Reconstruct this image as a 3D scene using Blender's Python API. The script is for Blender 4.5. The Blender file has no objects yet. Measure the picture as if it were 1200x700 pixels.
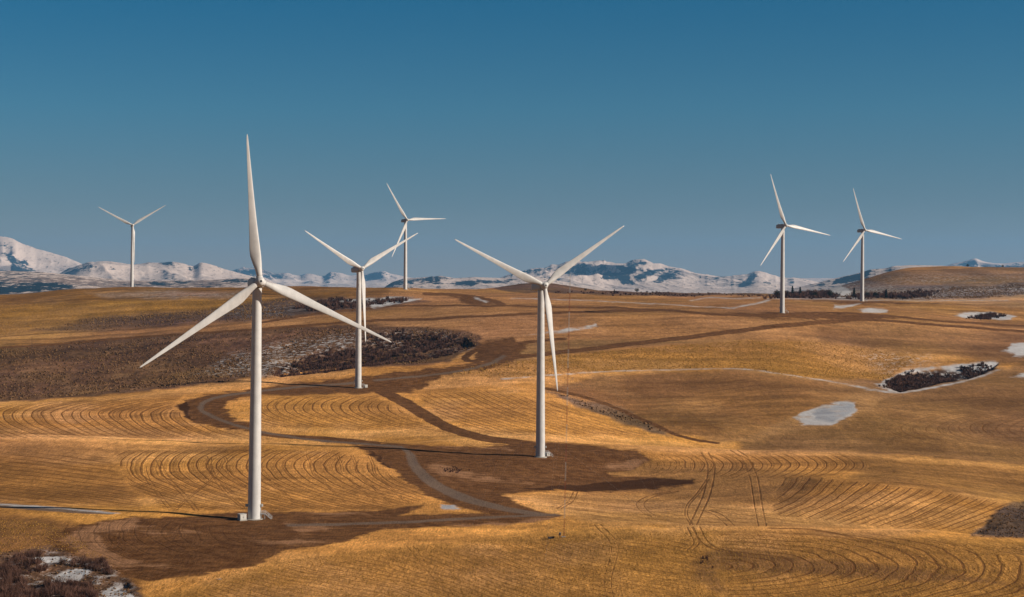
import bpy, bmesh, math, random
import numpy as np
from mathutils import Matrix, Vector

SC = bpy.context.scene
COL = SC.collection
R = math.radians
F = 1903.0            # focal length in units of the photo's pixels (1200 wide)
CX, YH = 600.0, 330.0 # optical centre column, horizon row
PI = math.pi

# ------------------------------------------------------------------ camera
cam_d = bpy.data.cameras.new("camera")
cam_d.sensor_width = 36.0
cam_d.lens = 36.0 * F / 1200.0
cam_d.shift_y = -20.0 / 1200.0
cam_d.clip_start = 1.0
cam_d.clip_end = 120000.0
cam = bpy.data.objects.new("camera", cam_d)
cam.location = (0, 0, 0)
cam.rotation_euler = (R(90), 0, 0)
COL.objects.link(cam)
SC.camera = cam

# ------------------------------------------------------------------ world, sun, exposure
SUN_EL, SUN_AZ = 24.0, 103.0        # azimuth clockwise from the view direction (+Y)
world = bpy.data.worlds.new("World")
SC.world = world
world.use_nodes = True
wn = world.node_tree
wn.nodes.clear()
sky = wn.nodes.new("ShaderNodeTexSky")
sky.sky_type = 'NISHITA'
sky.sun_disc = False
sky.sun_elevation = R(SUN_EL)
sky.sun_rotation = R(SUN_AZ)
sky.altitude = 1800
sky.air_density = 0.75
sky.dust_density = 0.15
sky.ozone_density = 3.0
bg = wn.nodes.new("ShaderNodeBackground")
bg.inputs["Strength"].default_value = 0.05
wo = wn.nodes.new("ShaderNodeOutputWorld")
# polarised winter sky: deeper blue with height; darkened out of view to deepen shadows
tc = wn.nodes.new("ShaderNodeTexCoord"); sx = wn.nodes.new("ShaderNodeSeparateXYZ")
wn.links.new(tc.outputs["Generated"], sx.inputs[0])
cr = wn.nodes.new("ShaderNodeValToRGB")
wn.links.new(sx.outputs["Z"], cr.inputs[0])
els = cr.color_ramp.elements
stops = [(0.0, (.86, .56, .38)), (.016, (.82, .55, .39)), (.047, (.57, .55, .47)), (.105, (.33, .69, .67)), (.175, (.085, .67, .76)), (.32, (.08, .30, .42)), (1.0, (.06, .20, .32))]
els[0].position, els[0].color = stops[0][0], (*stops[0][1], 1)
els[1].position, els[1].color = stops[-1][0], (*stops[-1][1], 1)
for p_, c_ in stops[1:-1]:
    e_ = els.new(p_); e_.color = (*c_, 1)
mu = wn.nodes.new("ShaderNodeVectorMath"); mu.operation = 'MULTIPLY'
wn.links.new(sky.outputs[0], mu.inputs[0]); wn.links.new(cr.outputs[0], mu.inputs[1])
wn.links.new(mu.outputs[0], bg.inputs["Color"])
wn.links.new(bg.outputs[0], wo.inputs["Surface"])

sun_d = bpy.data.lights.new("sun", 'SUN')
sun_d.energy = 4.8
sun_d.angle = R(0.5)
sun_d.color = (1.0, 0.90, 0.78)
sun = bpy.data.objects.new("sun", sun_d)
sv = Vector((math.sin(R(SUN_AZ)) * math.cos(R(SUN_EL)), math.cos(R(SUN_AZ)) * math.cos(R(SUN_EL)), math.sin(R(SUN_EL))))
sun.rotation_euler = sv.to_track_quat('Z', 'Y').to_euler()
COL.objects.link(sun)

SC.view_settings.view_transform = 'Standard'
SC.view_settings.look = 'None'
SC.view_settings.exposure = 0.5
SC.view_settings.gamma = 1.0
SC.view_settings.use_curve_mapping = False
try:
    SC.cycles.volume_bounces = 0
    SC.cycles.max_bounces = 5
except Exception:
    pass
HAZE_DENSITY = 2.2e-5

# ------------------------------------------------------------------ numpy noise
def _hash(ix, iy, seed):
    h = (ix.astype(np.int64) * 374761393 + iy.astype(np.int64) * 668265263 + seed * 1442695041) & 0xFFFFFFFF
    h = ((h ^ (h >> 13)) * 1274126177) & 0xFFFFFFFF
    h = h ^ (h >> 16)
    return (h & 0xFFFF).astype(np.float64) / 65535.0

def vnoise(x, y, seed=0):
    x = np.asarray(x, dtype=np.float64); y = np.asarray(y, dtype=np.float64)
    fx, fy = np.floor(x), np.floor(y)
    tx, ty = x - fx, y - fy
    tx = tx * tx * tx * (tx * (tx * 6 - 15) + 10); ty = ty * ty * ty * (ty * (ty * 6 - 15) + 10)
    a = _hash(fx, fy, seed); b = _hash(fx + 1, fy, seed)
    c = _hash(fx, fy + 1, seed); d = _hash(fx + 1, fy + 1, seed)
    return (a + (b - a) * tx) * (1 - ty) + (c + (d - c) * tx) * ty

def fbm(x, y, seed=0, octv=4):
    s = 0; a = 1.0; t = 0
    for k in range(octv):
        s = s + a * vnoise(x * 2 ** k + 17.3 * k, y * 2 ** k - 9.1 * k, seed + k * 7)
        t += a; a *= 0.5
    return s / t          # 0..1

def ridged(x, y, seed=0, octv=5):
    s = 0; a = 1.0; t = 0
    for k in range(octv):
        n = 1 - np.abs(2 * vnoise(x * 2 ** k + 5.3 * k, y * 2 ** k + 3.7 * k, seed + k * 5) - 1)
        s = s + a * n * n; t += a; a *= 0.5
    return s / t

def sstep(a, b, x):
    t = np.clip((x - a) / (b - a), 0, 1)
    return t * t * (3 - 2 * t)

# ------------------------------------------------------------------ scene-tree helpers
def tag(o, label=None, cat=None, group=None, kind=None):
    if label: o["label"] = label
    if cat: o["category"] = cat
    if group: o["group"] = group
    if kind: o["kind"] = kind
    return o

def empty(name, loc=(0, 0, 0), rot=(0, 0, 0)):
    o = bpy.data.objects.new(name, None)
    o.empty_display_size = 2
    o.location = loc; o.rotation_euler = rot
    COL.objects.link(o)
    return o

def link_mesh(name, me, mat=None, parent=None, smooth=False):
    if mat: me.materials.append(mat)
    if smooth:
        me.polygons.foreach_set("use_smooth", [True] * len(me.polygons))
    o = bpy.data.objects.new(name, me)
    COL.objects.link(o)
    if parent: o.parent = parent
    return o

def obj(name, bm, mat, parent=None, smooth=False):
    me = bpy.data.meshes.new(name)
    bm.normal_update()
    bm.to_mesh(me); bm.free()
    return link_mesh(name, me, mat, parent, smooth)

def copy_tree(o, parent=None):
    c = o.copy(); COL.objects.link(c)
    if parent: c.parent = parent
    for ch in o.children:
        copy_tree(ch, c)
    return c

def add_box(bm, c, s, m=None, bevel=0.0):
    g = bmesh.ops.create_cube(bm, size=1.0)
    vs = g["verts"]
    for v in vs:
        v.co = Vector((v.co.x * s[0], v.co.y * s[1], v.co.z * s[2]))
    if bevel:
        es = list({e for v in vs for e in v.link_edges})
        r = bmesh.ops.bevel(bm, geom=es, offset=bevel, segments=2, affect='EDGES', profile=0.5)
        vs = list({v for f in r["faces"] for v in f.verts} | {v for v in vs if v.is_valid})
    for v in vs:
        co = v.co + Vector(c)
        v.co = (m @ co) if m else co

def add_tube(bm, a, b, r0, r1=None, n=8, cap=True):
    a, b = Vector(a), Vector(b)
    r1 = r0 if r1 is None else r1
    d = (b - a).normalized()
    up = Vector((0, 0, 1)) if abs(d.z) < .95 else Vector((1, 0, 0))
    x = d.cross(up).normalized(); y = d.cross(x)
    A, B = [], []
    for k in range(n):
        t = 2 * PI * k / n
        o = x * math.cos(t) + y * math.sin(t)
        A.append(bm.verts.new(a + o * r0)); B.append(bm.verts.new(b + o * r1))
    for k in range(n):
        bm.faces.new((A[k], A[(k + 1) % n], B[(k + 1) % n], B[k]))
    if cap:
        bm.faces.new(A[::-1]); bm.faces.new(B)

def add_lathe(bm, prof, n=32, cap=True):
    rings = []
    for r, z in prof:
        rings.append([bm.verts.new((r * math.cos(2 * PI * k / n), r * math.sin(2 * PI * k / n), z)) for k in range(n)])
    for a, b in zip(rings, rings[1:]):
        for k in range(n):
            bm.faces.new((a[k], a[(k + 1) % n], b[(k + 1) % n], b[k]))
    if cap:
        bm.faces.new(rings[0][::-1]); bm.faces.new(rings[-1])

def raw_mesh(name, V, Fc):
    """V (n,3) float, Fc (m,k) int -> mesh, fast"""
    me = bpy.data.meshes.new(name)
    n, m, k = len(V), len(Fc), Fc.shape[1]
    me.vertices.add(n); me.vertices.foreach_set("co", np.ascontiguousarray(V, dtype=np.float32).ravel())
    me.loops.add(m * k); me.loops.foreach_set("vertex_index", np.ascontiguousarray(Fc, dtype=np.int32).ravel())
    me.polygons.add(m)
    me.polygons.foreach_set("loop_start", np.arange(0, m * k, k, dtype=np.int32))
    me.update(calc_edges=True)
    return me

# ------------------------------------------------------------------ node helper
class NT:
    def __init__(s, name):
        s.m = bpy.data.materials.new(name); s.m.use_nodes = True
        s.t = s.m.node_tree; s.t.nodes.clear()
        s.out = s.t.nodes.new("ShaderNodeOutputMaterial")
        s.bsdf = s.t.nodes.new("ShaderNodeBsdfPrincipled")
        s.t.links.new(s.bsdf.outputs[0], s.out.inputs["Surface"])
    def n(s, typ, **kw):
        nd = s.t.nodes.new(typ)
        for k, v in kw.items(): setattr(nd, k, v)
        return nd
    def put(s, sock, v):
        if v is None: return
        if isinstance(v, bpy.types.NodeSocket): s.t.links.new(v, sock)
        elif isinstance(v, (tuple, list)) and len(v) == 3 and sock.type == 'RGBA': sock.default_value = (*v, 1)
        else: sock.default_value = v
    def math(s, op, a, b=None, c=None, clamp=False):
        nd = s.n("ShaderNodeMath", operation=op, use_clamp=clamp)
        s.put(nd.inputs[0], a); s.put(nd.inputs[1], b); s.put(nd.inputs[2], c)
        return nd.outputs[0]
    def mapr(s, v, a, b, c=0.0, d=1.0, smooth=True):
        nd = s.n("ShaderNodeMapRange", interpolation_type='SMOOTHSTEP' if smooth else 'LINEAR', clamp=True)
        for i, x in enumerate((v, a, b, c, d)): s.put(nd.inputs[i], x)
        return nd.outputs[0]
    def mix(s, f, a, b, blend='MIX'):
        nd = s.n("ShaderNodeMix", data_type='RGBA', blend_type=blend)
        s.put(nd.inputs[0], f); s.put(nd.inputs[6], a); s.put(nd.inputs[7], b)
        return nd.outputs[2]
    def attr(s, name, vec=False):
        nd = s.n("ShaderNodeAttribute", attribute_name=name)
        return nd.outputs["Color"] if vec else nd.outputs["Fac"]
    def pos(s, scale=(1, 1, 1)):
        g = s.n("ShaderNodeNewGeometry")
        mp = s.n("ShaderNodeVectorMath", operation='MULTIPLY')
        s.t.links.new(g.outputs["Position"], mp.inputs[0]); mp.inputs[1].default_value = scale
        return mp.outputs[0]
    def noise(s, vec, scale, detail=3, rough=.55, dist=0.0):
        nd = s.n("ShaderNodeTexNoise")
        s.put(nd.inputs["Vector"], vec); nd.inputs["Scale"].default_value = scale
        nd.inputs["Detail"].default_value = detail; nd.inputs["Roughness"].default_value = rough
        nd.inputs["Distortion"].default_value = dist
        return nd.outputs["Fac"]
    def bump(s, h, dist, strength=1.0):
        nd = s.n("ShaderNodeBump"); s.put(nd.inputs["Height"], h)
        nd.inputs["Distance"].default_value = dist; nd.inputs["Strength"].default_value = strength
        s.t.links.new(nd.outputs[0], s.bsdf.inputs["Normal"])
    def fin(s, color, rough=.9, spec=.1, metal=0.0):
        s.put(s.bsdf.inputs["Base Color"], color); s.put(s.bsdf.inputs["Roughness"], rough)
        s.put(s.bsdf.inputs["Specular IOR Level"], spec); s.bsdf.inputs["Metallic"].default_value = metal
        return s.m

def simple_mat(name, c, rough=.6, spec=.3, var=.12, scale=.8, metal=0.0):
    t = NT(name)
    n1 = t.noise(t.pos(), scale, 4)
    n2 = t.noise(t.pos((1, 1, .15)), scale * 3, 3)
    f = t.mapr(t.math('ADD', t.math('MULTIPLY', n1, .6), t.math('MULTIPLY', n2, .4)), .3, .7, 1 - var, 1 + var * .4)
    cm = t.n("ShaderNodeVectorMath", operation='SCALE'); cm.inputs[0].default_value = c
    t.t.links.new(f, cm.inputs["Scale"])
    return t.fin(cm.outputs[0], t.mapr(n1, .3, .7, rough * .85, min(1, rough * 1.1)), spec, metal)

# ================================================================== TERRAIN HEIGHTS
XS = np.array([-300, 0, 150, 300, 450, 600, 750, 900, 1050, 1200, 1500], float)
def row(D, y): return (np.array(D, float) if hasattr(D, '__len__') else np.full(11, float(D)), np.array(y, float))
CT = [
 row(20, [330 + 84 * F / 20] * 11),
 row(300, [330 + 84 * F / 300] * 11),
 row(425, [707, 706, 703, 700, 699, 699, 700, 700, 700, 702, 704]),
 row([555, 555, 548, 544, 540, 525, 520, 520, 515, 505, 495], [600, 602, 606, 611, 613, 622, 618, 620, 624, 633, 640]),
 row([612, 610, 602, 592, 590, 575, 565, 562, 560, 550, 540], [592, 591, 592, 591, 592, 599, 607, 614, 620, 629, 637]),
 row([660, 660, 660, 660, 660, 670, 690, 670, 640, 640, 640], [566, 566, 568, 566, 566, 572, 575, 572, 572, 588, 600]),
 row([720, 720, 720, 720, 725, 761, 750, 740, 720, 700, 700], [540, 541, 542, 542, 543, 534, 549, 550, 556, 574, 585]),
 row([795, 795, 795, 790, 790, 800, 800, 800, 790, 780, 770], [508, 513, 516, 517, 519, 523, 522, 529, 532, 546, 558]),
 row([850, 850, 850, 850, 850, 860, 880, 890, 880, 860, 850], [516, 518, 521, 521, 515, 506, 518, 526, 530, 545, 558]),
 row([960, 960, 960, 960, 960, 960, 980, 1000, 1000, 980, 960], [489, 488, 486, 482, 480, 478, 492, 488, 492, 505, 520]),
 row([1040, 1040, 1060, 1080, 1095, 1100, 1090, 1090, 1090, 1090, 1090], [474, 472, 463, 456, 455, 450, 461, 459, 464, 474, 486]),
 row([1080, 1080, 1110, 1150, 1180, 1170, 1170, 1170, 1180, 1180, 1180], [472, 470, 459, 440, 428, 425, 437, 437, 448, 447, 455]),
 row([1150, 1150, 1170, 1210, 1240, 1240, 1240, 1250, 1260, 1260, 1260], [478, 476, 466, 447, 433, 414, 420, 419, 441, 436, 444]),
 row(1380, [430, 428, 424, 415, 401, 392, 391, 391, 406, 412, 420]),
 row(1500, [410, 405, 398, 387, 376, 370, 368, 366, 377, 391, 400]),
 row(1700, [388, 382, 376, 366, 359, 356, 357, 357.5, 363, 372, 380]),
 row(1860, [370, 361, 354, 348, 339, 346, 350, 351, 353.3, 356, 360]),
 row(2120, [354, 347, 336.5, 336, 339, 341, 345.5, 347.5, 350, 348, 346]),
 row(2400, [353, 350, 340, 339, 343, 340, 343, 345, 344.5, 343, 343]),
 row(2800, [356, 354, 346, 343, 346, 343, 345, 346, 343, 342, 342]),
 row(3600, [330 + 60 * F / 3600] * 11),
 row(6000, [330 + 110 * F / 6000] * 11),
 row(46000, [330 + 110 * F / 46000] * 11),
]

def pchip_slopes(x, y):
    """x,y: (K,...) -> monotone slopes"""
    h = np.diff(x, axis=0); d = np.diff(y, axis=0) / h
    m = np.zeros_like(y)
    w1 = 2 * h[1:] + h[:-1]; w2 = h[1:] + 2 * h[:-1]
    same = d[:-1] * d[1:] > 0
    with np.errstate(divide='ignore', invalid='ignore'):
        hm = (w1 + w2) / (w1 / d[:-1] + w2 / d[1:])
    m[1:-1] = np.where(same, hm, 0)
    m[0] = d[0]; m[-1] = d[-1]
    return m

def pchip_eval(x, y, m, q):
    i = np.clip(np.searchsorted(x, q) - 1, 0, len(x) - 2)
    h = x[i + 1] - x[i]; t = (q - x[i]) / h
    return ((1 + 2 * t) * (1 - t) ** 2 * y[i] + t * (1 - t) ** 2 * h * m[i]
            + t * t * (3 - 2 * t) * y[i + 1] + t * t * (t - 1) * h * m[i + 1])

U1 = np.concatenate([np.linspace(-1300, -120, 24)[:-1], np.arange(-120, 1320.1, 1.25), np.linspace(1320, 2500, 24)[1:]])
D1 = np.concatenate([np.geomspace(20, 300, 14)[:-1], np.geomspace(300, 405, 40)[:-1],
                     np.geomspace(405, 2950, 960), np.geomspace(2950, 46000, 50)[1:]])
NU, ND = len(U1), len(D1)
Kd = np.zeros((len(CT), NU)); Kz = np.zeros((len(CT), NU))
Uc = np.clip(U1, -300, 1500)
for k, (Dk, yk) in enumerate(CT):
    for arr, src in ((Kd, Dk), (Kz, -(yk - YH) * Dk / F)):
        ms = pchip_slopes(XS, src)
        arr[k] = pchip_eval(XS, src, ms, Uc)
Mz = pchip_slopes(Kd, Kz)
Z = np.zeros((ND, NU))
for j in range(NU):
    Z[:, j] = pchip_eval(Kd[:, j], Kz[:, j], Mz[:, j], D1)
UU, DD = np.meshgrid(U1, D1)
XX = (UU - CX) / F * DD
# right-hand skyline hill and the small brown rise in the middle
Z += 42 * sstep(930, 1080, UU) * np.exp(-((DD - 2720) / 330.0) ** 2)
Z += 11 * np.exp(-((UU - 640) / 58.0) ** 2) * np.exp(-((DD - 2350) / 150.0) ** 2)
# hollow with a steep left-hand lip beside the middle turbine
VV0 = YH - Z / DD * F
def gz(u0, d0, su, sd): return np.exp(-((UU - u0) / su) ** 2 - ((DD - d0) / sd) ** 2)
fade = sstep(300, 420, DD) * (1 - sstep(3000, 3600, DD))
calm = np.ones(Z.shape)
for u_, d_ in ((298, 549), (633, 761), (420, 1095), (155, 2114), (475, 1880), (917, 1492), (1010, 1834), (661, 510)):
    calm *= 1 - np.exp(-((XX - (u_ - CX) / F * d_) / 35) ** 2 - ((DD - d_) / 45) ** 2)
Z += fade * (calm * ((fbm(XX / 125, DD / 135, 3, 4) - .5) * 7.0 + (fbm(XX / 45 + DD / 300, DD / 90, 4, 3) - .5) * 1.6) + (fbm(XX / 14, DD / 14, 11, 3) - .5) * .35)
VV = YH - Z / DD * F
runmin = np.minimum.accumulate(VV, axis=0)
VIS = (VV <= runmin + 1.2) & (DD > 340) & (DD < 3300)

def hit(u, y):
    """first ground point met by the sight line through (u, y): returns depth"""
    j = int(np.clip(np.searchsorted(U1, u), 1, NU - 1))
    if abs(U1[j - 1] - u) < abs(U1[j] - u): j -= 1
    i = int(np.argmax((VV[:, j] <= y) & (D1 > 60)))
    return float(D1[i])

def ground_z(u, D):
    j = int(np.clip(np.searchsorted(U1, u) - 1, 0, NU - 2)); i = int(np.clip(np.searchsorted(D1, D) - 1, 0, ND - 2))
    a = (u - U1[j]) / (U1[j + 1] - U1[j]); b = (D - D1[i]) / (D1[i + 1] - D1[i])
    return float((Z[i, j] * (1 - a) + Z[i, j + 1] * a) * (1 - b) + (Z[i + 1, j] * (1 - a) + Z[i + 1, j + 1] * a) * b)

def at(u, D):
    return Vector(((u - CX) / F * D, D, ground_z(u, D)))

# ================================================================== GROUND COVER MAPS
uf, vf, visf = UU.ravel(), VV.ravel(), VIS.ravel()
def sdf(poly, margin=22, sx=.5):
    """signed distance (positive inside) to an outline lying on the visible ground"""
    P = np.array(poly, float)
    uf = np.clip(globals()['uf'], -14, 1212) if len(globals()['uf']) == UU.size else globals()['uf']
    out = np.full(uf.shape, -margin, dtype=np.float32)
    warp = margin > 12
    sel = np.nonzero(visf & (uf > P[:, 0].min() - margin / sx) & (uf < P[:, 0].max() + margin / sx)
                     & (vf > P[:, 1].min() - margin) & (vf < P[:, 1].max() + margin))[0]
    if len(sel) == 0: return out
    x = uf[sel] * sx; y = vf[sel]
    if warp:
        a, b = uf[sel], vf[sel]
        x = x + (fbm(a / 16, b / 5, 81, 4) - .5) * 16 * sx
        y = y + (fbm(a / 22, b / 7, 82, 4) - .5) * 4.5
    ins = np.zeros(len(sel), bool); d2 = np.full(len(sel), 1e9)
    Q = P.copy(); Q[:, 0] *= sx
    for (x0, y0), (x1, y1) in zip(Q, np.roll(Q, -1, axis=0)):
        c = ((y0 > y) != (y1 > y))
        with np.errstate(divide='ignore', invalid='ignore'):
            ins ^= c & (x < (x1 - x0) * (y - y0) / (y1 - y0 + 1e-12) + x0)
        L = (x1 - x0) ** 2 + (y1 - y0) ** 2 + 1e-9
        t = np.clip(((x - x0) * (x1 - x0) + (y - y0) * (y1 - y0)) / L, 0, 1)
        d2 = np.minimum(d2, (x - x0 - t * (x1 - x0)) ** 2 + (y - y0 - t * (y1 - y0)) ** 2)
    d = np.sqrt(d2); out[sel] = np.where(ins, d, -d).clip(-margin, margin)
    return out

def spline(pts, n=8):
    P = [np.array(p, float) for p in pts]
    P = [2 * P[0] - P[1]] + P + [2 * P[-1] - P[-2]]
    out = []
    for i in range(1, len(P) - 2):
        for k in range(n):
            t = k / n
            out.append(.5 * ((2 * P[i]) + (-P[i - 1] + P[i + 1]) * t + (2 * P[i - 1] - 5 * P[i] + 4 * P[i + 1] - P[i + 2]) * t * t
                             + (-P[i - 1] + 3 * P[i] - 3 * P[i + 1] + P[i + 2]) * t ** 3))
    out.append(P[-2])
    return out

def line_sdf(pts, h, sx=.35, margin=14):
    """half-thickness minus distance; pts (x, y[, h])"""
    P = spline([(p[0], p[1], p[2] if len(p) > 2 else h) for p in pts])
    A = np.array(P)
    uf = np.clip(globals()['uf'], -14, 1212)
    out = np.full(uf.shape, -margin, dtype=np.float32)
    m = margin + A[:, 2].max()
    sel = np.nonzero(visf & (uf > A[:, 0].min() - m / sx) & (uf < A[:, 0].max() + m / sx)
                     & (vf > A[:, 1].min() - m) & (vf < A[:, 1].max() + m))[0]
    if len(sel) == 0: return out
    best = np.full(len(sel), -float(margin)); xs, ys = uf[sel] * sx, vf[sel]
    if sx < .5:
        ys = ys + (fbm(uf[sel] / 30, vf[sel] / 8, 83, 4) - .5) * 1.6
    for a, b in zip(A[:-1], A[1:]):
        x0, y0, x1, y1 = a[0] * sx, a[1], b[0] * sx, b[1]
        near = np.nonzero((xs > min(x0, x1) - m) & (xs < max(x0, x1) + m) & (ys > min(y0, y1) - m) & (ys < max(y0, y1) + m))[0]
        x = xs[near]; y = ys[near]
        L = (x1 - x0) ** 2 + (y1 - y0) ** 2 + 1e-9
        t = np.clip(((x - x0) * (x1 - x0) + (y - y0) * (y1 - y0)) / L, 0, 1)
        d = np.sqrt((x - x0 - t * (x1 - x0)) ** 2 + (y - y0 - t * (y1 - y0)) ** 2)
        best[near] = np.maximum(best[near], a[2] + (b[2] - a[2]) * t - d)
    out[sel] = best
    return out

GOLD = (.60, .285, .066); PALE = (.72, .37, .11); DULL = (.30, .145, .050); SAGE = (.15, .078, .038)
YEL = (.41, .20, .042); DIRT = (.165, .072, .030); TAN = (.36, .19, .082); AMBER = (.44, .215, .048); GREYB = (.20, .125, .085)
base = np.empty((uf.size, 3)); base[:] = GOLD
def paint(poly, c, feather=4, amt=1.0):
    w = sstep(-feather, feather, sdf(poly))[:, None] * amt
    np.multiply(base, 1 - w, out=base); np.add(base, w * np.array(c), out=base)

far_w = sstep(430, 400, vf)[:, None] * visf[:, None]
base[:] = base * (1 - far_w * .55) + np.array(TAN) * far_w * .55
# dull valley fields
paint([(860, 430), (1000, 440), (1060, 450), (1215, 425), (1215, 440), (1050, 480), (1010, 500), (900, 520), (850, 518), (760, 500), (720, 480)], (.36, .19, .075), 3)
paint([(640, 456), (700, 440), (860, 433), (960, 447), (1010, 458), (985, 470), (930, 488), (880, 512), (850, 516), (780, 508), (730, 492), (690, 470)], DULL, 3)
paint([(870, 518), (930, 506), (1000, 494), (1030, 470), (1080, 455), (1165, 437), (1215, 425), (1215, 548), (1050, 533), (930, 530), (860, 527)], (.27, .138, .050), 3)
paint([(960, 385), (1110, 388), (1215, 393), (1215, 430), (1170, 425), (1090, 415), (960, 405)], (.31, .155, .055), 5)
# yellow rough grass band
paint([(528, 441), (560, 428), (600, 424), (700, 411), (860, 399), (960, 401), (1075, 418), (1040, 446), (960, 444), (860, 431), (700, 435), (600, 442)], YEL, 3)
paint([(600, 425), (665, 414), (750, 404), (860, 399), (700, 398), (600, 402)], (.34, .19, .06), 3)
# left-hand slopes
paint([(-20, 409), (150, 396), (300, 386), (430, 380), (520, 385), (560, 392), (565, 405), (520, 425), (420, 432), (300, 446), (150, 461), (-20, 474)], SAGE, 2)
paint([(-20, 344), (150, 334), (300, 332), (460, 335), (440, 350), (300, 352), (150, 352), (-20, 357)], (.29, .135, .033), 3)
paint([(-20, 357), (150, 352), (300, 350), (380, 352), (300, 366), (100, 380), (-20, 396)], (.40, .20, .045), 4)
paint([(40, 388), (110, 372), (230, 364), (330, 358), (345, 372), (230, 380), (120, 388)], (.17, .10, .065), 4)
paint([(330, 350), (480, 348), (500, 353), (450, 361), (370, 368), (320, 372), (260, 376), (250, 362)], (.14, .085, .055), 3)
paint([(100, 344), (180, 340), (300, 342), (300, 349), (200, 350), (120, 349)], (.34, .22, .15), 3, .7)
# middle rise and the far brown flats under the mountains
paint([(560, 330), (625, 322), (665, 326), (800, 328), (960, 330), (960, 346), (800, 347), (690, 345), (600, 342), (572, 339)], (.16, .09, .055), 1.0)
# right hill
paint([(960, 322), (1215, 310), (1215, 334), (1100, 335), (1000, 337)], (.29, .155, .06), 2)
paint([(905, 343), (960, 331), (1000, 327), (1040, 333), (1100, 333), (1215, 331), (1215, 345), (1120, 351), (1000, 351), (905, 349)], (.19, .125, .095), 1.5)
paint([(1100, 352), (1215, 345), (1215, 362), (1130, 357)], (.52, .30, .13), 2)
# near ground
paint([(700, 617), (900, 620), (1200, 634), (1260, 640), (1260, 720), (120, 720), (330, 655), (640, 622)], AMBER, 5)
paint([(-60, 600), (60, 606), (130, 640), (170, 690), (100, 720), (-60, 720)], (.24, .11, .030), 5)
paint([(-60, 514), (140, 518), (150, 560), (170, 598), (-60, 592)], (.40, .19, .048), 14)
paint([(700, 535), (800, 545), (880, 545), (960, 560), (940, 590), (820, 590), (700, 575)], (.34, .17, .05), 8)
paint([(1000, 533), (1200, 548), (1240, 552), (1240, 592), (1100, 580), (1000, 560)], (.37, .185, .05), 8)
paint([(590, 580), (700, 578), (850, 590), (960, 600), (1010, 618), (820, 618), (700, 612), (640, 600)], (.52, .27, .08), 5)
paint([(-60, 476), (150, 464), (300, 442), (430, 430), (430, 436), (300, 452), (180, 466), (-60, 484)], PALE, 3, .7)
paint([(640, 508), (760, 516), (860, 526), (1000, 530), (1200, 545), (1200, 549), (1000, 536), (860, 533), (740, 528), (640, 516)], PALE, 3, .7)
paint([(-60, 500), (150, 502), (300, 510), (300, 516), (-60, 513)], PALE, 2, .8)  # crest lightened in the colour to set off the shadow below
paint([(-60, 517), (150, 520), (300, 521), (300, 530), (100, 532), (-60, 530)], (.42, .19, .045), 3, .8)  # shadow under the left crest, painted into the field colour
paint([(560, 500), (420, 505), (330, 503), (420, 512), (600, 515), (650, 510)], PALE, 3, .7)
paint([(-60, 602), (60, 608), (110, 618), (70, 640), (-60, 650)], (.21, .10, .032), 6)
paint([(-60, 640), (10, 646), (60, 638), (128, 656), (172, 702), (172, 720), (-60, 720)], (.13, .072, .038), 2)
paint([(1036, 453), (1058, 441), (1080, 433), (1168, 425), (1168, 433), (1120, 446), (1056, 458)], (.07, .042, .03), 1.5)
# bare shrub corner and the dark curved bed bottom right
paint([(1140, 628), (1160, 604), (1185, 589), (1260, 585), (1260, 634)], (.13, .085, .06), 2)
paint([(818, 680), (812, 662), (822, 648), (845, 643), (900, 648), (950, 654), (1040, 662), (1140, 676), (1180, 684), (1050, 679), (900, 670), (838, 667), (842, 680), (852, 692), (840, 694)], (.20, .10, .038), 3.5, .7)
paint([(690, 470), (640, 458), (660, 468), (690, 480), (720, 492), (760, 506), (790, 513), (760, 495), (730, 480)], (.20, .12, .065), 2)
paint([(660, 560), (760, 560), (770, 575), (690, 580)], (.30, .14, .05), 6, .6)
gs = (sstep(.48, .62, fbm(XX / 28, DD / 50, 27, 4).ravel()) * sstep(-4, 6, sdf([(-40, 400), (300, 386), (560, 392), (420, 432), (150, 461), (-40, 474)])) * .6)[:, None]
base[:] = base * (1 - gs) + np.array([.25, .14, .062]) * gs
# broad mottling of crop and soil
mott = fbm(XX / 45, DD / 45, 21, 4).ravel()
mott2 = fbm(XX / 9, DD / 14, 22, 3).ravel()
base *= (0.62 + .50 * mott)[:, None]
base *= (0.90 + .20 * mott2)[:, None]
st1 = fbm(XX / 260 + DD / 900, DD / 16, 24, 4).ravel(); st2 = fbm(XX / 90 - DD / 500, DD / 9, 25, 4).ravel()
farw = sstep(1250, 1450, DD).ravel()
base *= (1 + (st1 - .5) * (.55 + .4 * farw))[:, None]
base *= (1 + (st2 - .5) * .6)[:, None]
dry = sstep(.50, .66, fbm(XX / 55, DD / 75, 26, 4).ravel()) * .38
base[:] = base * (1 - dry[:, None]) + np.array([.62, .33, .12]) * (base.mean(1) / .24)[:, None] * dry[:, None]
hs = (fbm(XX / 120, DD / 160, 23, 3).ravel() - .5)
base[:, 2] *= 1 - .5 * hs; base[:, 1] *= (1 + .08 * hs) * .985; base[:, 2] *= 1.08
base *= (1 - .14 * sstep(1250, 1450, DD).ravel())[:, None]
base *= (1 + .17 * (1 - sstep(1000, 1250, DD)).ravel() * (1 - .55 * sstep(600, 900, UU)).ravel())[:, None]

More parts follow.
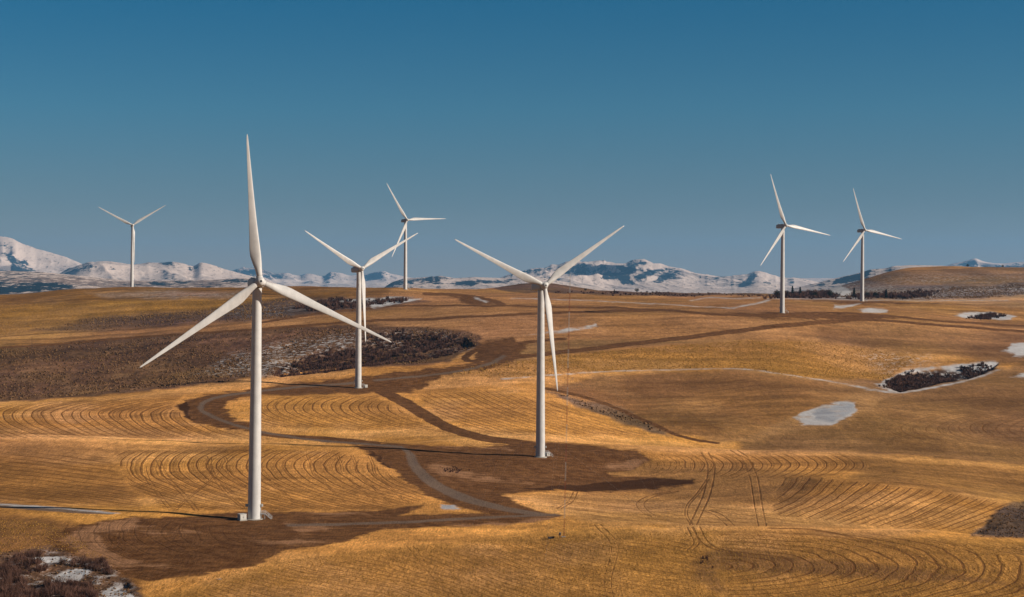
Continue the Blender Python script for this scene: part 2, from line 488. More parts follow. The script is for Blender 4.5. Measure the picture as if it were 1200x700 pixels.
# --- bare earth: turbine pads, cleared tracks
dirt_polys = [
 [(50, 628), (105, 612), (150, 606), (250, 604), (300, 598), (380, 601), (450, 597), (500, 590), (500, 578), (478, 565), (455, 548), (425, 528), (410, 519), (470, 520), (560, 524), (610, 518), (640, 519), (700, 523), (745, 528), (762, 540), (745, 550), (710, 556), (740, 559), (815, 562), (812, 568), (760, 574), (700, 577), (620, 574), (590, 580), (610, 592), (655, 604), (630, 612), (450, 622), (380, 640), (330, 648), (300, 662), (240, 672), (170, 684), (130, 668), (75, 645)],
 [(208, 476), (240, 463), (300, 455), (380, 446), (430, 440), (520, 431), (560, 424), (590, 414), (600, 424), (560, 434), (515, 441), (497, 453), (488, 459), (440, 461), (300, 463), (268, 470), (262, 478), (275, 492), (300, 500), (300, 508), (255, 500), (222, 493)],
 [(555, 404), (600, 396), (620, 404), (600, 425), (560, 424)],
 [(520, 344), (560, 350), (586, 357), (556, 358), (540, 352)],
 [(900, 366), (1000, 367), (1060, 372), (1000, 376), (900, 373), (820, 368)],
 [(940, 351), (1012, 352), (1100, 356), (1000, 356)],
]
holes = [[(488, 575), (520, 590), (570, 602), (470, 603), (500, 594)],
         [(590, 560), (640, 566), (640, 572), (560, 566), (520, 548), (505, 543), (560, 552)]]
sd_dirt = np.full(uf.shape, -20.0)
for p in dirt_polys: sd_dirt = np.maximum(sd_dirt, sdf(p))
for p in holes[:1]: sd_dirt = np.minimum(sd_dirt, -sdf(p))
for pts, h in [
 ([(448, 459), (476, 473), (500, 488), (530, 503), (570, 514), (620, 520)], 3.2),
 ([(300, 508), (340, 512), (380, 514), (440, 520)], 2.2),
 ([(590, 420), (665, 412), (750, 402), (850, 390), (905, 383), (990, 376)], 2.1),
 ([(300, 386), (350, 382), (430, 376), (500, 374), (600, 369), (700, 365), (780, 364), (850, 369), (960, 371), (1100, 381), (1230, 391)], 1.2),
 ([(300, 379), (380, 367), (450, 360), (520, 358), (620, 359), (720, 361), (800, 365)], .8),
 ([(-60, 411), (60, 404), (150, 396), (230, 391), (300, 386)], .9),
 ([(900, 367), (1000, 367.5), (1100, 376), (1230, 384)], .9),
 ([(500, 344), (540, 346), (575, 352), (588, 357)], 1.6),
 ([(640, 455), (700, 470), (760, 495), (800, 512), (840, 520)], 1.0),
 ([(560, 425), (545, 420), (565, 408), (610, 402), (660, 397)], 1.4),
]: sd_dirt = np.maximum(sd_dirt, 4.5 * line_sdf(pts, h + .25))
pale_earth = np.zeros(uf.shape)
for p in [[(70, 632), (110, 612), (160, 606), (165, 620), (120, 628), (130, 645), (170, 660), (200, 664), (140, 668), (95, 650)],
          [(170, 622), (220, 620), (235, 625), (180, 628)], [(290, 632), (350, 630), (380, 636), (340, 640), (300, 637)],
          [(340, 601), (430, 600), (440, 604), (350, 605)], [(700, 548), (740, 536), (765, 540), (740, 553)],
          [(330, 612), (385, 613), (380, 622), (350, 624)], [(500, 545), (520, 543), (560, 556), (640, 568), (560, 566), (515, 556)],
          [(505, 521), (600, 524), (600, 527), (520, 526)], [(500, 618), (640, 605), (700, 616), (650, 630), (560, 626)]]:
    pale_earth = np.maximum(pale_earth, sstep(-5, 6, sdf(p)))
dark_earth_ice = np.zeros(uf.shape)  # darker bare earth; ice where snow lies
for p in [[(610, 572), (700, 566), (780, 559), (825, 560), (815, 567), (760, 573), (690, 577), (640, 576)], [(208, 474), (222, 470), (222, 486), (230, 494), (216, 488)],
          [(425, 524), (445, 534), (470, 560), (500, 578), (480, 566), (450, 546)]]:
    dark_earth_ice = np.maximum(dark_earth_ice, sstep(-1.5, 2, sdf(p)))
for p in [[(954, 481), (985, 472), (1003, 472), (1004, 481), (975, 495), (956, 493)], [(98, 672), (112, 668), (112, 684), (96, 688)], [(515, 591), (532, 592), (540, 597), (520, 598)], [(1160, 368), (1185, 371), (1178, 374), (1155, 373)]]:
    dark_earth_ice = np.maximum(dark_earth_ice, sstep(-1.0, 2, sdf(p)))
# --- gravel roads
sd_grav = np.full(uf.shape, -14.0)
for pts, h in [
 ([(655, 604, .6), (620, 601, 1.8), (580, 594, 2.6), (545, 584, 3.0), (515, 571, 2.8), (495, 556, 2.4), (485, 544, 1.9), (480, 532, 1.3), (470, 524, .6)], 3),
 ([(470, 524), (420, 520), (360, 515), (310, 507), (275, 498), (248, 488), (235, 478), (250, 467), (300, 459), (360, 453), (420, 449)], 1.0),
 ([(-60, 589, 1.0), (0, 593, 1.4), (60, 597, 2), (100, 600, 2), (132, 602, .6)], 2),
 ([(340, 616, 1.4), (450, 613, 1.2), (560, 607, 1.2), (650, 603, .8)], 1.2),
 ([(440, 446), (520, 438), (570, 428), (590, 418)], .9),
]: sd_grav = np.maximum(sd_grav, line_sdf(pts, h))
# --- lying snow
sd_snow = np.full(uf.shape, -20.0)
for p in [[(930, 489), (948, 479), (985, 471), (1004, 471), (1006, 482), (975, 498), (942, 498)],
          [(974, 357), (990, 356), (1008, 355.5), (1000, 358.5), (985, 361), (976, 361)], [(1006, 364), (1020, 361), (1044, 361.5), (1040, 366), (1012, 367.5)],
          [(1115, 369), (1130, 365), (1155, 366), (1188, 371), (1180, 375), (1140, 374)],
          [(1176, 412), (1184, 403), (1215, 399), (1215, 416), (1190, 417)],
          [(1180, 441), (1215, 434), (1215, 444)],
          [(1028, 450), (1050, 440), (1075, 431), (1100, 430), (1080, 434), (1056, 442), (1036, 453)], [(1100, 430), (1145, 423), (1166, 422), (1170, 427), (1150, 432), (1120, 433)], [(1030, 452), (1052, 457), (1062, 459), (1040, 459)],
          [(650, 388.5), (700, 379.5), (700, 381.5), (665, 389), (620, 394)],
          [(430, 357), (478, 350), (498, 349), (480, 354), (440, 361)],
          [(380, 353), (430, 349), (480, 348), (470, 351), (400, 355)],
          [(515, 591), (532, 592), (540, 597), (520, 598)],
          [(34, 654), (60, 650), (88, 656), (84, 661), (50, 661)], [(58, 677), (75, 671), (106, 667), (108, 674), (92, 684), (60, 685)],
          [(118, 692), (135, 684), (156, 697), (160, 706), (124, 706)],
          [(950, 340), (985, 332), (995, 340), (1012, 349), (985, 349), (960, 345)],
          [(555, 349), (575, 354), (570, 356), (553, 351)]]:
    sd_snow = np.maximum(sd_snow, sdf(p))
for pts, h in [([(590, 444), (700, 436), (780, 434), (860, 432), (900, 436), (960, 445), (1005, 453), (1035, 458)], .55),
               ([(1005, 453), (1052, 460), (1120, 449), (1168, 434)], 1.1),
               ([(600, 350), (680, 352), (760, 356), (860, 362)], .35),
               ([(810, 352), (830, 349), (860, 350), (890, 349)], .45),
               ([(900, 350), (1000, 351.5), (1100, 352.5), (1180, 352)], .4),
               ([(860, 361), (890, 355), (900, 352)], .8),
               ([(-60, 585, .8), (0, 590.5, 1.1), (60, 595, 1.2), (110, 599.5, 1.0), (140, 602, .3)], 1)]:
    sd_snow = np.maximum(sd_snow, line_sdf(pts, h, .35))
# thin broken snow over rough ground
dust = np.zeros(uf.shape)
for p, a in [([(1085, 432), (1165, 422), (1172, 430), (1130, 444), (1090, 446)], 1.0), ([(1000, 412), (1090, 415), (1100, 428), (1040, 446), (1020, 430)], .5), ([(230, 440), (260, 420), (330, 400), (420, 388), (430, 402), (360, 420), (340, 436), (300, 442)], 1.0),
          ([(425, 400), (450, 388), (520, 388), (545, 396), (470, 410)], .8), ([(490, 416), (520, 403), (560, 406), (545, 412)], .9),
          ([(-20, 655), (60, 645), (120, 660), (160, 690), (160, 710), (-20, 710)], .7),
          ([(940, 343), (1000, 328), (1060, 336), (1215, 333), (1215, 346), (1110, 352), (960, 350)], 1.0),
          ([(1020, 329), (1120, 325), (1180, 328), (1180, 332), (1040, 334)], .75), ([(1040, 320), (1215, 318), (1215, 333), (1010, 332)], .42),
          ([(110, 345), (180, 341), (290, 343), (290, 348), (180, 350)], .55),
          ([(260, 365), (340, 357), (400, 352), (480, 350), (480, 354), (380, 362), (290, 376)], .5)]:
    dust = np.maximum(dust, a * sstep(-4, 6, sdf(p)))

# --- drill and harvest lines
phase = np.zeros(uf.shape); fw = np.zeros(uf.shape)
def fam(poly, fn, w, feather=4):
    ww = sstep(-feather * .2, feather, sdf(poly)) * w
    s = ww > fw
    phase[s] = fn(UU.ravel()[s], vf[s]); fw[s] = ww[s]
def bend(yc, a, b, sp):
    def f(u, v):
        s = v - yc
        return (u - np.where(s > 0, a, b) * s * s) / sp
    return f
fam([(-60, 478), (150, 464), (215, 458), (206, 478), (222, 495), (300, 509), (320, 515), (-60, 513)], bend(486, .07, .2, 11.5), 1.0)
fam([(130, 527), (300, 524), (395, 528), (440, 545), (498, 572), (498, 586), (470, 597), (300, 600), (200, 600), (150, 570)], bend(546, .048, .07, 11.5), 1.0)
fam([(-60, 524), (125, 532), (150, 560), (175, 599), (-60, 590)], lambda u, v: (v - .13 * u) / 4.6, .75, 8)
fam([(290, 472), (330, 464), (440, 463), (462, 476), (500, 497), (540, 509), (420, 506), (300, 500)], bend(477, .10, .15, 11), .9)
fam([(482, 462), (560, 456), (660, 470), (700, 490), (770, 512), (650, 512), (570, 510), (515, 490)], lambda u, v: (u - 1.9 * (v - 460) - .02 * (v - 460) ** 2) / 10.5, .75)
fam([(770, 531), (1000, 532), (1030, 548), (960, 562), (840, 562), (800, 550)], lambda u, v: (u + .12 * (v - 545) ** 2) / 11, .8)
fam([(920, 556), (1010, 563), (1100, 575), (1185, 590), (1140, 625), (1000, 617), (900, 604)], lambda u, v: (u + .9 * (v - 565) + .022 * (v - 565) ** 2) / 14.5, 1.0)
fam([(836, 622), (960, 620), (1080, 630), (1215, 650), (1215, 706), (1100, 706), (960, 700), (850, 704), (842, 650)], lambda u, v: np.sqrt(((u - 826) / 6.0) ** 2 + (v - 664) ** 2) / 4.1, .85, 5)
fam([(60, 612), (200, 604), (330, 636), (300, 662), (170, 684), (80, 650)], lambda u, v: np.sqrt(((u - 330) / 4.0) ** 2 + (v - 622) ** 2) / 4.2, .40, 6)
fam([(842, 626), (935, 626), (1080, 640), (1080, 662), (960, 672), (870, 668), (850, 650)], lambda u, v: (u + .10 * (v - 640) ** 2 - 2.0 * (v - 640)) / 11, .85)
fam([(1010, 628), (1230, 640), (1230, 710), (900, 710), (860, 680), (960, 676), (1090, 660)], lambda u, v: (v - .30 * u + 4 * np.sin(u / 38)) / 5.2, .85, 8)
fam([(330, 660), (640, 632), (820, 628), (840, 660), (810, 700), (800, 712), (170, 712)], lambda u, v: (v - .27 * u + 6 * np.sin(u / 60)) / 4.6, .6, 8)
fam([(590, 582), (700, 580), (820, 590), (930, 604), (1000, 617), (820, 617), (700, 611)], lambda u, v: (v - .12 * u) / 4.4, .5)
fam([(700, 530), (780, 532), (820, 556), (760, 558), (750, 545)], bend(545, -.12, -.12, 8), .5)
fam([(1000, 534), (1230, 552), (1230, 588), (1100, 578), (1010, 560)], lambda u, v: (v - .10 * u) / 4, .4)
fam([(1030, 470), (1215, 450), (1215, 545), (1040, 530)], bend(502, .16, .20, 14), .5, 8)
fam([(640, 458), (860, 437), (1000, 460), (930, 488), (850, 512), (740, 492)], lambda u, v: (v + .05 * u + 3 * np.sin(u / 45)) / 4.4, .45, 8)
fam([(960, 386), (1215, 395), (1215, 430), (1080, 415), (960, 403)], lambda u, v: (v - .05 * u) / 3.2, .35)
fam([(500, 376), (900, 374), (900, 384), (700, 408), (600, 416), (560, 400), (500, 385)], lambda u, v: (v + .06 * u) / 4.5, .3)
fam([(600, 340), (1200, 355), (1200, 372), (600, 364)], lambda u, v: v / 3.0, .3)
phase += (fbm(uf / 60, vf / 16, 31, 3) - .5) * .8 + (vnoise(uf / 400, vf / 60, 5) * .5)
fw *= .72 + .5 * fbm(uf / 55, vf / 16, 33, 3)

# --- tyre tracks: nearest distance (in image-size units) to any wheel line
trk = np.full(uf.shape, -6.0)
def pair(pts, off, h=.8):
    global trk
    for s in (-.5, .5):
        q = [(p[0] + s * off, p[1]) for p in pts]
        trk = np.maximum(trk, line_sdf(q, h, .8, 6))
pair([(826, 531), (833, 545), (832, 562), (827, 582), (818, 602), (812, 615)], 8, .75)
pair([(874, 541), (883, 560), (888, 590), (893, 616)], 9, .55)
pair([(860, 528), (872, 536), (880, 550)], 8, .5)
pair([(830, 560), (818, 578), (806, 592), (804, 604), (810, 615)], 3, .5)
pair([(790, 576), (765, 581), (750, 590), (756, 600), (768, 606)], 9, .4)
pair([(826, 598), (842, 604), (856, 616)], 9, .4)
pair([(808, 618), (812, 626), (816, 636), (808, 645)], 6, .6)
pair([(816, 618), (822, 630), (832, 640), (850, 646)], 8, .7)
pair([(700, 615), (720, 640), (712, 680), (716, 706)], 8, .45)
pair([(655, 596), (668, 588), (674, 577)], 5, .5)
pair([(480, 640), (500, 665), (530, 700)], 7, .4)
for xx in (395, 412, 432, 360, 300, 262, 240):
    pair([(xx, 534), (xx + 5, 545), (xx + 8, 556), (xx + 26, 572), (xx + 46, 590)], 3, .4)
pair([(185, 540), (196, 560), (215, 580), (230, 598)], 5, .6)
pair([(168, 545), (172, 560), (190, 585), (200, 597)], 5, .45)
pair([(262, 540), (250, 560), (225, 580), (205, 598)], 3, .45)
pair([(245, 535), (248, 552), (262, 575), (285, 596)], 4, .5)
pair([(1160, 660), (1180, 672), (1200, 690)], 6, .5)
pair([(900, 619), (960, 622), (1040, 640), (1080, 655), (1120, 668)], 3, .6)
trk += (fbm(uf / 6, vf / 3, 41, 2) - .5) * .7

# where brush and tufts grow (used for the plants further down)
sage_m = np.zeros(uf.shape)
for p, a in [([(-20, 411), (150, 398), (300, 388), (430, 382), (520, 386), (560, 393), (560, 404), (500, 425), (420, 430), (300, 443), (150, 459), (-20, 472)], 1.0),
             ([(40, 388), (110, 372), (230, 364), (330, 358), (345, 372), (230, 380), (120, 388)], .8),
             ([(1140, 628), (1160, 605), (1186, 590), (1260, 586), (1260, 634)], 1.5),
             ([(960, 345), (1100, 336), (1215, 333), (1215, 345), (1120, 351), (1000, 350)], .9),
             ([(690, 470), (650, 460), (700, 484), (790, 513), (760, 495)], .9),
             ([(-20, 645), (60, 640), (125, 658), (165, 700), (-20, 708)], 1.2)]:
    sage_m = np.maximum(sage_m, a * sstep(-1, 3, sdf(p)))
grass_m = np.zeros(uf.shape)
for p, a in [([(528, 441), (560, 428), (700, 411), (860, 399), (960, 401), (1075, 418), (1040, 446), (960, 444), (860, 431), (700, 435), (600, 442)], 1.0),
             ([(-20, 357), (300, 350), (380, 352), (300, 366), (100, 380), (-20, 396)], .35),
             ([(170, 690), (330, 655), (640, 626), (820, 622), (1200, 640), (1200, 712), (170, 712)], .55),
             ([(-20, 604), (60, 612), (130, 655), (60, 645), (-20, 650)], .6)]:
    grass_m = np.maximum(grass_m, a * sstep(-1, 3, sdf(p)))

# rough ground is bumpier
rough = (sage_m * .9 + grass_m * .25).reshape(Z.shape)
Z += rough * ((fbm(XX / 6, DD / 6, 51, 3) - .5) * 1.3 + (fbm(XX / 22, DD / 22, 52, 3) - .5) * 2.2) * fade
dent = np.clip(sd_grav, 0, 3).reshape(Z.shape) * .03
Z -= dent
for p_, d_ in (([(1036, 453), (1058, 441), (1080, 433), (1168, 425), (1168, 433), (1120, 446), (1056, 458)], 3.5),
               ([(310, 437), (360, 418), (420, 402), (470, 390), (545, 396), (556, 405), (500, 420), (430, 429), (330, 442)], 3.5)):
    Z -= d_ * sstep(-2, 5, sdf(p_)).reshape(Z.shape)

# ================================================================== GROUND MATERIAL + MESHES
def ground_material():
    t = NT("ground_cover")
    P = t.pos()
    n_f = t.noise(P, 1.6, 5, .7)
    n_m = t.noise(P, .22, 4, .6)
    n_s = t.noise(t.pos((.25, 1, 1)), .5, 4, .65)
    n_e = t.noise(P, .09, 5, .65)
    col = t.attr("cover", True)
    v = t.math('ADD', t.mapr(n_f, .25, .75, -.60, .60, False), t.mapr(n_m, .3, .7, .78, 1.22, False))
    n_g = t.noise(t.pos((1.5, .22, 1.0)), 1.0, 4, .75)
    n_g2 = t.noise(t.pos((.5, .08, .5)), 1.0, 4, .7)
    v = t.math('MULTIPLY', v, t.mapr(n_s, .3, .7, .94, 1.06, False))
    v = t.math('MULTIPLY', v, t.mapr(n_g, .30, .70, .66, 1.30, False))
    v = t.math('MULTIPLY', v, t.mapr(n_g2, .32, .68, .80, 1.18, False))
    wn_ = t.n("ShaderNodeTexWhiteNoise", noise_dimensions='1D')
    t.put(wn_.inputs["W"], t.math('FLOOR', t.math('ADD', t.attr("phase"), .5)))
    v = t.math('MULTIPLY', v, t.math('ADD', 1.0, t.math('MULTIPLY', t.math('MULTIPLY', t.math('SUBTRACT', wn_.outputs["Value"], .55), .38), t.attr("lines"))))
    sc = t.n("ShaderNodeVectorMath", operation='SCALE'); t.put(sc.inputs[0], col); t.put(sc.inputs["Scale"], v)
    c = sc.outputs[0]
    # lines left by drill and harvester
    ph = t.math('ADD', t.attr("phase"), t.math('MULTIPLY', t.math('SUBTRACT', n_m, .5), .12))
    w1 = t.math('ABSOLUTE', t.math('SUBTRACT', t.math('FRACT', ph), .5))          # 0 at line
    l1 = t.mapr(w1, .03, .115, 1.2, 0)
    w2 = t.math('ABSOLUTE', t.math('SUBTRACT', t.math('FRACT', t.math('MULTIPLY', ph, 4.0)), .5))
    l2 = t.mapr(w2, .0, .5, .30, 0)
    w3 = t.math('SINE', t.math('MULTIPLY', ph, 2.13))
    l3 = t.mapr(w3, .1, 1, 0, .22)
    fwn = t.math('MULTIPLY', t.attr("lines"), t.mapr(n_e, .3, .55, .65, 1.2))
    rn = t.n("ShaderNodeTexNoise", noise_dimensions='1D'); t.put(rn.inputs["W"], t.math('MULTIPLY', ph, 1.0)); rn.inputs["Scale"].default_value = 3.1; rn.inputs["Detail"].default_value = 4; rn.inputs["Roughness"].default_value = .75
    rows_ = t.mapr(rn.outputs["Fac"], .38, .62, .62, -.35, False)
    lf = t.math('MULTIPLY', t.math('MAXIMUM', t.math('MAXIMUM', l1, l2), t.math('MAXIMUM', l3, rows_)), fwn, clamp=True)
    tr = t.mapr(t.attr("wheel"), -.55, .35, 0, .8)
    lf = t.math('MAXIMUM', lf, tr, clamp=True)
    soil = t.mix(n_m, (.10, .038, .010), (.17, .070, .022))
    c = t.mix(t.math('MULTIPLY', lf, .88), c, soil)
    # bare earth
    jit = t.math('ADD', t.math('ADD', t.math('MULTIPLY', t.math('SUBTRACT', n_e, .5), 13.0), t.math('MULTIPLY', t.math('SUBTRACT', n_s, .5), 9.0)), t.math('MULTIPLY', t.math('SUBTRACT', n_f, .5), 3.5))
    d = t.mapr(t.math('ADD', t.attr("earth"), t.math('MULTIPLY', jit, .72)), -1.4, 1.4)
    dc = t.mix(t.mapr(n_m, .3, .7), (.095, .039, .013), (.175, .080, .030))
    dc = t.mix(t.mapr(t.noise(t.pos((.2, 1, 1)), .12, 5, .7), .55, .75, 0, .4), dc, (.28, .135, .06))
    n_p = t.noise(t.pos((.12, 1, 1)), .45, 6, .75, .6)
    dc = t.mix(t.mapr(t.math('ADD', t.attr("pale"), t.math('ADD', t.math('MULTIPLY', t.math('SUBTRACT', n_p, .5), 2.6), t.math('MULTIPLY', t.math('SUBTRACT', n_e, .5), 2.0))), .40, .95, 0, .75), dc, (.35, .18, .09))
    dv = t.math('MULTIPLY', t.mapr(n_p, .3, .7, .74, 1.30, False), t.mapr(n_g, .28, .72, .66, 1.34, False))
    dv = t.math('MULTIPLY', dv, t.math('SUBTRACT', 1.0, t.math('MULTIPLY', lf, .40)))
    ds = t.n("ShaderNodeVectorMath", operation='SCALE'); t.put(ds.inputs[0], dc); t.put(ds.inputs["Scale"], dv); dc = ds.outputs[0]
    dk = t.mapr(t.math('ADD', t.attr("dark_earth_ice"), t.math('MULTIPLY', t.math('SUBTRACT', n_s, .5), .8)), .3, .7, 0, .8)
    dc = t.mix(dk, dc, (.045, .018, .007))
    c = t.mix(d, c, dc)
    g = t.mapr(t.math('ADD', t.attr("gravel"), t.math('MULTIPLY', jit, .14)), -.9, .5)
    gc = t.mix(t.mapr(n_f, .3, .7), (.11, .072, .050), (.205, .138, .098))
    c = t.mix(g, c, gc)
    # snow
    sn = t.math('ADD', t.attr("snow"), t.math('MULTIPLY', jit, .30))
    s = t.math('MULTIPLY', t.mapr(sn, -.8, 1.6), t.mapr(n_e, .30, .5, .55, 1.0))
    du = t.math('MULTIPLY', t.attr("dusting"), t.mapr(t.math('ADD', t.math('MULTIPLY', n_f, .35), t.math('MULTIPLY', n_m, .65)), .50, .58))
    s = t.math('MAXIMUM', s, t.math('MULTIPLY', du, .8), clamp=True)
    ice = t.mix(t.mapr(n_p, .35, .65), (.24, .26, .30), (.44, .46, .49))
    sc_ = t.mix(t.math('MULTIPLY', t.attr("dark_earth_ice"), t.mapr(n_e, .3, .6, .6, 1)), t.mix(n_g2, (.38, .37, .355), (.66, .65, .66)), ice)
    c = t.mix(t.math('MULTIPLY', s, .92), c, sc_)
    h = t.math('ADD', t.math('ADD', t.math('MULTIPLY', n_f, .3), t.math('MULTIPLY', n_m, .5)), t.math('MULTIPLY', n_g, .35))
    h = t.math('SUBTRACT', h, t.math('MULTIPLY', lf, .25))
    t.bump(h, .75, .75)
    return t.fin(c, .95, .05)

GM = ground_material()
V3 = np.stack([XX, DD, Z], -1).reshape(-1, 3)
# grid normals, shared by every sheet so that no seam shows
dU = np.gradient(V3.reshape(ND, NU, 3), axis=1); dD = np.gradient(V3.reshape(ND, NU, 3), axis=0)
NN = np.cross(dU, dD).reshape(-1, 3); NN /= np.linalg.norm(NN, axis=1)[:, None]
ii, jj = np.meshgrid(np.arange(ND - 1), np.arange(NU - 1), indexing='ij')
q0 = (ii * NU + jj).ravel()
QF = np.stack([q0, q0 + 1, q0 + NU + 1, q0 + NU], -1)
def fmean(a): return a[QF].mean(1)
cls = np.zeros(len(QF), int)
cls[fmean(sd_dirt) > 0] = 1
cls[fmean(sd_grav) > 0] = 2
cls[fmean(sd_snow) > 0] = 3
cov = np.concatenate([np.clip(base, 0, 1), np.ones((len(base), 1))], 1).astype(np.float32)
for k, nm in enumerate(("ground", "dirt_track", "gravel_road", "snow")):
    fs = QF[cls == k]
    ids, inv = np.unique(fs, return_inverse=True)
    me = raw_mesh(nm, V3[ids], inv.reshape(fs.shape))
    me.polygons.foreach_set("use_smooth", np.ones(len(fs), dtype=bool))
    for an, arr in (("phase", phase), ("lines", fw), ("wheel", trk), ("earth", sd_dirt), ("gravel", sd_grav), ("snow", sd_snow), ("pale", pale_earth), ("dusting", dust), ("dark_earth_ice", dark_earth_ice)):
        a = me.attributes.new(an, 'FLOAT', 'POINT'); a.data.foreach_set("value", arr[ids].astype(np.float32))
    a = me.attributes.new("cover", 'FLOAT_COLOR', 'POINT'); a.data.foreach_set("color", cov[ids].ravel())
    me.normals_split_custom_set_from_vertices(NN[ids].astype(np.float32))
    o = link_mesh(nm, me, GM)
    tag(o, kind="structure")

# ================================================================== MOUNTAINS
def mountain_material(name, rockc, treec, snowc):
    t = NT(name)
    P = t.pos()
    n1 = t.noise(t.pos((1, .35, 1)), .022, 6, .75); n2 = t.noise(t.pos((1, .4, 1)), .0035, 5, .6)
    fo = t.attr("forest")
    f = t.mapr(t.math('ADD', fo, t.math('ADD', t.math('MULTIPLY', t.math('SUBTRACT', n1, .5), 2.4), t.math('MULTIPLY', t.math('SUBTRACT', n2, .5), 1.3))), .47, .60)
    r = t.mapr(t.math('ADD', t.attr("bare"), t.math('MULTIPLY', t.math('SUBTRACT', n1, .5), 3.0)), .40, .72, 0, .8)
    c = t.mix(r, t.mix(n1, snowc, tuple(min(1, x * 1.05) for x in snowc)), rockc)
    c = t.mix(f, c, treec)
    t.bump(t.math('ADD', n1, n2), 22, .6)
    return t.fin(c, .85, .1)
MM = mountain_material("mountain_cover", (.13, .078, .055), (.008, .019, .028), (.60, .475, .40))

def mountain(name, prof, D0, Dc, Dback, base_z, seed, rough, wl, forest, bare, fpolys=(), n_d=110, ustep=1.5, lowfor=0.0, basecol=None):
    """a range with its crest line at depth Dc; prof = [(x, y)] of the skyline"""
    pr = np.array(prof, float)
    U = np.arange(pr[0, 0], pr[-1, 0] + .1, ustep)
    cy = pchip_eval(pr[:, 0], pr[:, 1], pchip_slopes(pr[:, 0], pr[:, 1]), U)
    W = np.concatenate([np.linspace(0, 1, n_d), 1 + np.linspace(.04, 1, 14)])
    Uu, Ww = np.meshgrid(U, W)
    Dd = np.where(Ww <= 1, D0 + (Dc - D0) * Ww, Dc + (Dback - Dc) * (Ww - 1))
    X = (Uu - CX) / F * Dd
    zc = (YH - cy) * Dc / F
    jag = (fbm(U / 7.0, U * 0, seed + 9, 4) - .5)
    zc = zc + jag * rough * .03 * sstep(0, 200, zc - base_z)
    front = np.where(Ww <= 1, Ww ** 1.15, np.clip(2 - Ww, 0, 1) ** 1.3)
    rg = ridged(X / wl + seed + Dd / (wl * 3.2), Dd / (wl * 2.4) - .3 * X / wl, seed, 4)
    rg2 = fbm(X / (wl * .3) + Dd / (wl * 1.2), Dd / (wl * .8), seed + 3, 3)
    env = np.where(Ww <= 1, np.clip(Ww * 1.4, 0, 1) * (1 - sstep(.82, 1.0, Ww)), 1 - np.clip(Ww - 1, 0, 1))
    amp = np.clip((zc - base_z) / 400.0, .12, 1.2)
    Zz = base_z + (zc - base_z) * front + (rg - .62) * rough * .7 * env * amp + (rg2 - .5) * rough * .16 * env * amp
    Zz = np.where(Ww < 1, np.minimum(Zz, (YH - (cy[None, :] + (1 - Ww) * 7.0)) * Dd / F), Zz)
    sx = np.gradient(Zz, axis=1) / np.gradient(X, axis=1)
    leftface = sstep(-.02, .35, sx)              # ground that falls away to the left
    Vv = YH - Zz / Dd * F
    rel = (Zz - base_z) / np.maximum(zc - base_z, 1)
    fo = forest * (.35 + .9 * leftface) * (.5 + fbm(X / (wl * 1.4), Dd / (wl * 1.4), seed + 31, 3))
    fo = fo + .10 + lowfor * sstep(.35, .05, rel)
    global uf, vf, visf
    keep = (uf, vf, visf)
    uf, vf = Uu.ravel(), Vv.ravel(); visf = (Vv <= np.minimum.accumulate(Vv, axis=0) + .6).ravel()
    for p, a in fpolys:
        sm = sdf(p, 10, .8).reshape(Uu.shape)
        fo = fo + a * .62 * sstep(-2.0, 1.8, sm)
    uf, vf, visf = keep
    bare = bare + .10
    ba = bare * (.4 + .9 * fbm(X / wl, Dd / wl, seed + 41, 3)) + .5 * bare * sstep(.5, 0, rel)
    n, m = Uu.shape
    i2, j2 = np.meshgrid(np.arange(n - 1), np.arange(m - 1), indexing='ij'); a0 = (i2 * m + j2).ravel()
    me = raw_mesh(name, np.stack([X, Dd, Zz], -1).reshape(-1, 3), np.stack([a0, a0 + 1, a0 + m + 1, a0 + m], -1))
    me.polygons.foreach_set("use_smooth", np.ones(len(a0), dtype=bool))
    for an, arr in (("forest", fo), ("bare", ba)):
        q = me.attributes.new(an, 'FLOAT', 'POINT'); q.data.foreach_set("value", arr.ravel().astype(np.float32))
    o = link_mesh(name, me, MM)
    return tag(o, kind="structure")

mountain("mountains", [(-200, 300), (-120, 292), (-60, 283), (-20, 278), (0, 277), (12, 279), (25, 285), (48, 293), (70, 299), (97, 310), (125, 322), (150, 336), (180, 345)],
         19000, 24500, 30000, -110, 1, 420, 1500, .12, .22,
         [([(3, 296), (14, 298), (22, 306), (32, 305), (34, 312), (44, 319), (12, 318), (13, 309)], 1.0),
          ([(-10, 310), (5, 313), (10, 318), (-10, 319)], .6), ([(0, 284), (12, 285), (16, 291), (8, 290)], .28)])
mountain("mountains", [(30, 345), (62, 325), (85, 314), (105, 307.5), (125, 306), (140, 308), (155, 310), (175, 308), (190, 308), (200, 307), (215, 309), (226, 312), (236, 308), (250, 311), (262, 315), (280, 320), (300, 325), (330, 334), (350, 342)],
         13500, 18500, 23000, -110, 2, 300, 1100, .16, .20,
         [([(60, 318), (85, 312), (103, 307), (114, 308), (105, 313), (88, 319), (75, 321)], .55), ([(128, 311), (138, 317), (134, 318), (127, 314)], .5),
          ([(186, 308), (201, 307), (203, 311), (196, 311)], .8), ([(219, 316), (222, 312), (230, 314), (221, 318)], .8), ([(90, 318), (105, 312), (120, 311), (108, 317), (96, 321)], .5)], lowfor=.25)
